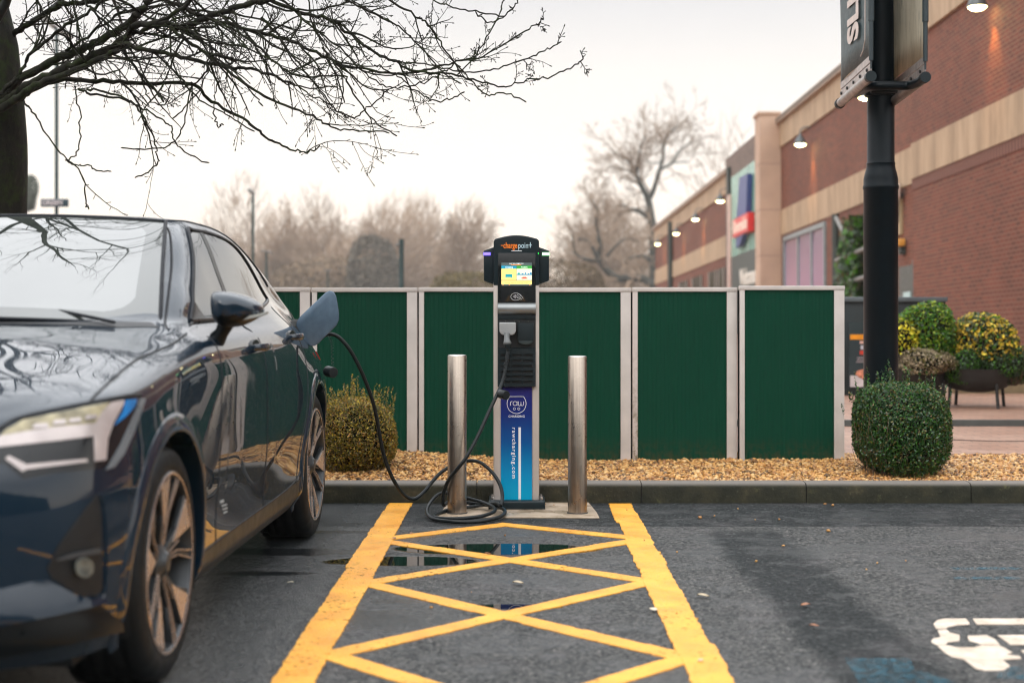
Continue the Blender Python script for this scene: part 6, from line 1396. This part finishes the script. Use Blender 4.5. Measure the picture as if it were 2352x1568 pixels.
# ------------------------------------------------------------------ the near tree whose branches hang over the bay
NT_ = Tree(77); NL = Tree(78); rr = random.Random(5)
limbs = [  # (points in photo pixels, width at start, width at end, depth start, depth end)
 ([(-20,235),(12,215),(37,187),(94,156),(156,125),(218,100),(281,65),(312,40),(343,0),(380,-60),(450,-130)],17,12,9.0,8.6),
 ([(-20,250),(25,225),(62,200),(125,168),(187,140),(250,115),(296,78),(315,59),(374,53),(415,62),(484,37),(562,12),(618,0),(700,-40)],17,9,8.9,8.2),
 ([(-25,262),(20,240),(50,215),(103,187),(187,156),(265,118),(281,103),(321,112),(390,125),(468,144),(549,156),(593,162),(672,192)],16,4,8.8,8.2),
 ([(-20,262),(30,235),(80,205),(134,187),(259,187),(343,193),(443,193),(487,234),(571,281),(608,312),(659,340),(691,348),(706,351),(733,336)],12,1.6,8.9,8.5),
 ([(281,115),(312,156),(359,212),(374,231)],6,4,8.6,8.5),
 ([(390,62),(430,95),(470,122),(546,182),(622,228),(717,266),(763,293),(812,300),(888,304)],8,2,8.4,8.0),
 ([(470,38),(520,60),(565,87),(634,144),(683,171),(786,175)],6,3,8.4,8.2),
 ([(560,-30),(615,0),(698,30),(759,46),(793,72),(835,106),(907,141),(942,160),(1040,171),(1097,186),(1154,198),(1211,186),(1268,175),(1318,152),(1339,133)],8,1.2,8.3,8.1),
 ([(400,10),(470,38),(584,72),(660,91),(736,125),(801,152),(888,167),(976,163),(1040,144),(1097,133),(1173,91),(1230,57),(1246,44)],8,1.4,8.6,8.3),
 ([(740,110),(782,163),(812,213),(858,274),(907,310)],4,2.5,8.3,8.1),
 ([(720,-40),(801,0),(850,27),(907,57),(961,103),(1014,163),(1055,190)],5,2,8.7,8.5),
 ([(830,-40),(892,0),(964,42),(991,68),(1033,129),(1078,179),(1116,217),(1154,213),(1204,232)],5,1.3,8.2,8.0),
 ([(960,-20),(995,0),(1040,19),(1094,27),(1154,38)],3,1.5,8.6,8.5),
 ([(1200,-14),(1192,0),(1166,30),(1128,53),(1094,30)],3,1.5,8.4,8.4),
 ([(1168,-30),(1158,0),(1139,49),(1094,125),(1052,171)],3.5,2,8.9,8.7),
 ([(870,130),(926,144),(1002,152),(1078,167),(1135,160),(1192,141),(1249,118),(1284,99)],3.4,1,8.2,8.0),
 ([(600,40),(634,76),(660,114),(698,163),(736,205),(759,239),(786,262),(812,268),(850,243),(888,209)],5,1.2,8.0,7.8),
 ([(830,160),(869,190),(900,201),(945,198),(1002,175),(1040,150)],3,1.4,8.3,8.1),
 ([(860,150),(907,171),(945,201),(995,232),(1033,228),(1063,213)],3,1.2,8.1,8.0),
 ([(10,200),(45,225),(62,240),(90,281),(137,349),(187,399),(197,462),(203,477)],4.5,1.8,8.9,8.6),
 ([(150,368),(175,378),(203,382),(225,393),(250,393)],2.2,1.2,8.7,8.6),
 ([(172,200),(175,218),(184,281),(181,343),(156,368)],3,1.4,8.8,8.7),
 ([(180,205),(218,218),(296,231),(328,268),(353,315),(359,349),(362,374),(340,396),(312,407)],5,1.4,8.7,8.4),
 ([(200,205),(265,218),(328,250),(377,278),(396,300),(402,324),(431,353),(474,373)],4.5,1.4,8.5,8.2),
 ([(440,190),(437,200),(424,281),(402,324),(359,343),(284,340)],3,1.4,8.4,8.3),
 ([(-25,112),(30,80),(62,59),(125,19),(156,9),(250,0),(330,-30)],12,8,9.1,8.9),
 ([(-10,225),(25,195),(41,175),(78,119),(156,56),(218,19),(260,-30)],9,5,8.8,8.7),
 ([(150,118),(187,94),(265,37),(312,19),(374,0),(450,-30)],6,3,8.9,8.6),
 ([(190,-10),(200,12),(237,47),(265,84)],5,4,8.7,8.7),
 ([(296,78),(350,60),(420,18),(470,-40)],9,7,8.6,8.3), ([(415,62),(470,90),(560,110),(640,150),(700,210),(760,240)],5,1.5,8.3,8.0),
 ([(343,112),(400,165),(460,230),(520,262),(580,300)],5,1.6,8.5,8.3), ([(500,30),(560,70),(600,130),(640,180),(700,200),(770,200)],5,1.4,8.6,8.5),
 ([(640,-10),(700,50),(770,100),(840,165),(930,170),(1010,150)],5,1.5,8.8,8.6), ([(250,-20),(330,35),(420,70),(500,120),(560,190),(600,240)],6,1.8,9.1,8.9),
 ([(330,-30),(430,20),(540,30),(650,60),(740,75)],6,2,9.0,8.8), ([(60,-40),(110,40),(180,90),(260,150),(340,240)],5,2,9.2,9.0),
 ([(560,-30),(640,20),(740,20),(850,-20)],5,3,9.0,8.8), ([(150,-40),(180,60),(170,140),(150,200)],5,2,8.9,8.9),
 ([(420,-30),(470,60),(480,150),(440,230),(400,270)],4,1.6,8.7,8.6), ([(700,-40),(720,60),(780,150),(790,230)],4,1.5,8.5,8.4),
 ([(350,120),(330,180),(345,230),(380,240),(390,200)],3,1.4,8.5,8.4), ([(500,160),(498,200),(492,260),(500,290),(510,285)],2.6,1.4,8.3,8.2),
]
def droop_twig(T_, p, d, L, r0, lev, curl_up):
    seg = max(6, int(L/.036)); pts = [p.copy()]; rad = [r0]; q = p.copy(); d = d.normalized(); z = 0
    for i in range(seg):
        f = i/seg; d = (d+Vector((rr.gauss(0, .11), rr.gauss(0, .11), rr.gauss(0, .10)-.075*(1-f)*(1-curl_up)+.10*f*curl_up))).normalized()
        if i % 3 == 2: d = (d+Vector((rr.gauss(0, .10), rr.gauss(0, .10), rr.gauss(0, .08)))).normalized()
        q = q+d*(L/seg); pts.append(q.copy()); rad.append(max(.0016, r0*(1-.6*(i+1)/seg)))
    T_.put(pts, rad); e = pts[-1]; s_ = rad[-1]
    T_.put([e-d*.002, e+d*.004, e+d*.011, e+d*.016], [s_, .0034, .0030, .0006])
    for i in range(1, seg):
        if rr.random() < .5:      # short spur with a bud
            ax = Vector((rr.gauss(0, 1), rr.gauss(0, 1), rr.gauss(0, 1))).normalized(); sd = (ax-d*ax.dot(d)).normalized()*.8+d*.5; l_ = rr.uniform(.006, .028); b = pts[i]
            T_.put([b, b+sd*l_, b+sd*(l_+.006), b+sd*(l_+.010)], [rad[i]*.8, .0018, .0028, .0006])
        if lev < 2 and rr.random() < (.30 if lev == 0 else .12):
            ax = Vector((rr.gauss(0, 1), rr.gauss(0, .8), rr.gauss(0, .8))).normalized(); droop_twig(T_, pts[i], (d+ax*.8), L*rr.uniform(.3, .65), rad[i]*.65, lev+1, curl_up)
for P, w0, w1, d0, d1 in limbs:
    n = len(P); pts = [at(x, y, d0+(d1-d0)*i/(n-1)+(rr.uniform(-.06, .06) if 0 < i else 0)) for i, (x, y) in enumerate(P)]
    C = catmull(pts, 6); N_ = len(C)-1
    for i in range(1, N_): C[i] = C[i]+Vector((rr.gauss(0, .004), rr.gauss(0, .01), rr.gauss(0, .004)))
    ra = [max(2.6, w0+(w1-w0)*(i/N_)**.8)*d0/F/2*1.25*(1+.07*math.sin(i*1.7)) for i in range(N_+1)]
    NT_.put(C, ra); dend = (C[-1]-C[-2]).normalized(); e = C[-1]; NT_.put([e-dend*.002, e+dend*.005, e+dend*.012, e+dend*.018], [ra[-1], max(ra[-1], .004), .0035, .0006])
    Ltot = sum((C[i+1]-C[i]).length for i in range(N_))
    for k in range(int(Ltot*(9.0 if w0 > 4 else 4.5))):
        i = rr.randint(max(1, int(N_*.12)), N_-1); d_ = (C[i+1]-C[i]).normalized(); 
        if C[i].z > CH+(HY+150)*d0/F: continue
        nd = d_*rr.uniform(.35, 1.0)+Vector((rr.gauss(.12, .45), rr.gauss(0, .6), rr.gauss(-.05, .55)))
        px_ = CX+C[i].x/C[i].y*F; lim = 1.0 if px_ < 800 else (.55 if px_ < 1080 else .22); py_c = HY-(C[i].z-CH)/C[i].y*F
        if py_c > 150 and rr.random() < .55: continue
        if py_c > 195 and rr.random() < .85: continue
        droop_twig(NT_, C[i], nd, rr.uniform(.14, .62)*lim, min(ra[i]*.75, .0072), 0 if rr.random() < .7 else 1, rr.uniform(0, 1))
# trunk and upper crown (above the frame; it shows in the car's paint and glass)
tc_ = at(-22, 480, 9.15); tx = tc_.x
trunk = [Vector((tx-.02, 9.2, -.02)), Vector((tx-.01, 9.2, .25)), Vector((tx, 9.18, .8)), Vector((tx, 9.15, 1.5)), Vector((tx+.02, 9.1, 2.1)), Vector((tx-.02, 9.1, 2.7)), Vector((tx-.08, 9.15, 3.3)), Vector((tx-.05, 9.2, 3.9)), Vector((tx+.03, 9.2, 4.6))]
NL.put(catmull(trunk, 6), [v for v in np.interp(np.arange(49), [0, 3, 12, 24, 30, 36, 48], [.36, .27, .215, .215, .20, .11, .02])])
UP = Tree(79)
for k in range(9):
    a = 6.283*k/9+rr.uniform(-.2, .2); b = trunk[5+k % 4]; UP.grow(b.copy(), Vector((math.cos(a), math.sin(a), rr.uniform(.15, .9))), rr.uniform(1.4, 2.2), .032, 1, 4, .8, -.02, .12, (0, 6, 5, 4), .3, .58, 9)
for k in range(4):       # long limbs reaching out over the parked car
    a = R(-100+40*k)+rr.uniform(-.1, .1); UP.grow(trunk[4+k % 3].copy()+Vector((0, 0, .3)), Vector((math.cos(a), math.sin(a), rr.uniform(.28, .5))), rr.uniform(2.0, 2.8), .022, 1, 4, .75, -.028, .09, (0, 7, 5, 3), .3, .5, 11)
keep = []
for pts, ra in UP.B:   # keep the sky of the picture clear of limbs that were not traced
    ok = all(not (p.y > .5 and -60 < CX+p.x/p.y*F < 2400 and HY-(p.z-CH)/p.y*F > 8) for p in pts)
    if ok or (max(p.x for p in pts) < -2.3 and min(p.z for p in pts) > 2.35): keep.append((pts, ra))
UP.B = keep
t = NT('tree_bark'); co = t.coord(); n = t.noise(co, 9, 6, .7); n2 = t.noise(t.coord(scale=(1, 1, .35)), 30, 5, .7)
c_ = t.ramp(n2, [(.3, (.006, .006, .005)), (.6, (.018, .016, .011)), (.8, (.045, .040, .030))]); c_ = t.mix(t.ramp(n, [(.48, 0), (.62, .75)]), c_, (.022, .034, .008))
t.set(Base_Color=c_, Roughness=.8); t.b.inputs['Specular IOR Level'].default_value = .15; t.bump(n2, .8, .012); MATS['tree_bark'] = t.m
tw = plain('twig_dark', (.008, .010, .008), .7, var=.35, nscale=12)
NTr = thing('cherry_tree', 'near bare tree with mossy trunk and long drooping branches over the car', 'tree', (tx, 9.2, 0))
def off(me): me.transform(Matrix.Translation((-tx, -9.2, 0))); return me
kf = lambda r_: 20 if r_ > .1 else (10 if r_ > .015 else (6 if r_ > .004 else 4))
link('trunk', off(NL.mesh('trunk', kf)), t.m, NTr); link('branches', off(NT_.mesh('branches', kf)), t.m, NTr)
link('upper_crown', off(UP.mesh('upper_crown', lambda r_: 6 if r_ > .01 else 3)), tw, NTr)
# unseen bank added behind the camera to darken reflections in car and post
n_ = 90; V = []; Q = []; rr = random.Random(8)
prof = [(-13, 0), (-13.3, 1.5), (-13.9, 3.2), (-14.8, 4.6), (-17, 5.4), (-24, 6.0)]
for i in range(n_+1):
    for y_, z_ in prof: V.append((-45+i, y_+rr.uniform(-.5, .5)*(z_ > 0), z_+rr.uniform(-.5, .7)*(z_ > 0)))
for i in range(n_):
    for j in range(5): a = i*6+j; Q.append((a, a+1, a+7, a+6))
o = link('added_bank', np_mesh('added_bank', V, Q), plain('added_bank_dark', (.020, .026, .016), .9, var=.5, nscale=1.5, bump=.8, bscale=3)); o.data.shade_smooth(); tag(o, kind='structure')
# put these things' origins at their bases
for root_, b_ in ((cs, Vector((X_(1186), 8.13, .007))), (cab, Vector((-.24, 7.78, 0)))):
    root_.location = b_
    for ch_ in root_.children: ch_.location = ch_.location-b_
# ------------------------------------------------------------------ misty air round the whole place
HZ = .0006
m = MB(); m.box(-310, 310, -55, 450, -7, 45); hz = m.build('haze', NT('haze_air').m); tag(hz, kind='stuff')
hm = hz.active_material; hm.use_nodes = True; nt_ = hm.node_tree
for n_ in list(nt_.nodes):
    if n_.type == 'BSDF_PRINCIPLED': nt_.nodes.remove(n_)
pv = nt_.nodes.new('ShaderNodeVolumePrincipled'); pv.inputs['Color'].default_value = (.97, .95, .92, 1); pv.inputs['Density'].default_value = HZ; pv.inputs['Anisotropy'].default_value = .2
nt_.links.new(pv.outputs[0], nt_.nodes['Material Output'].inputs['Volume'])
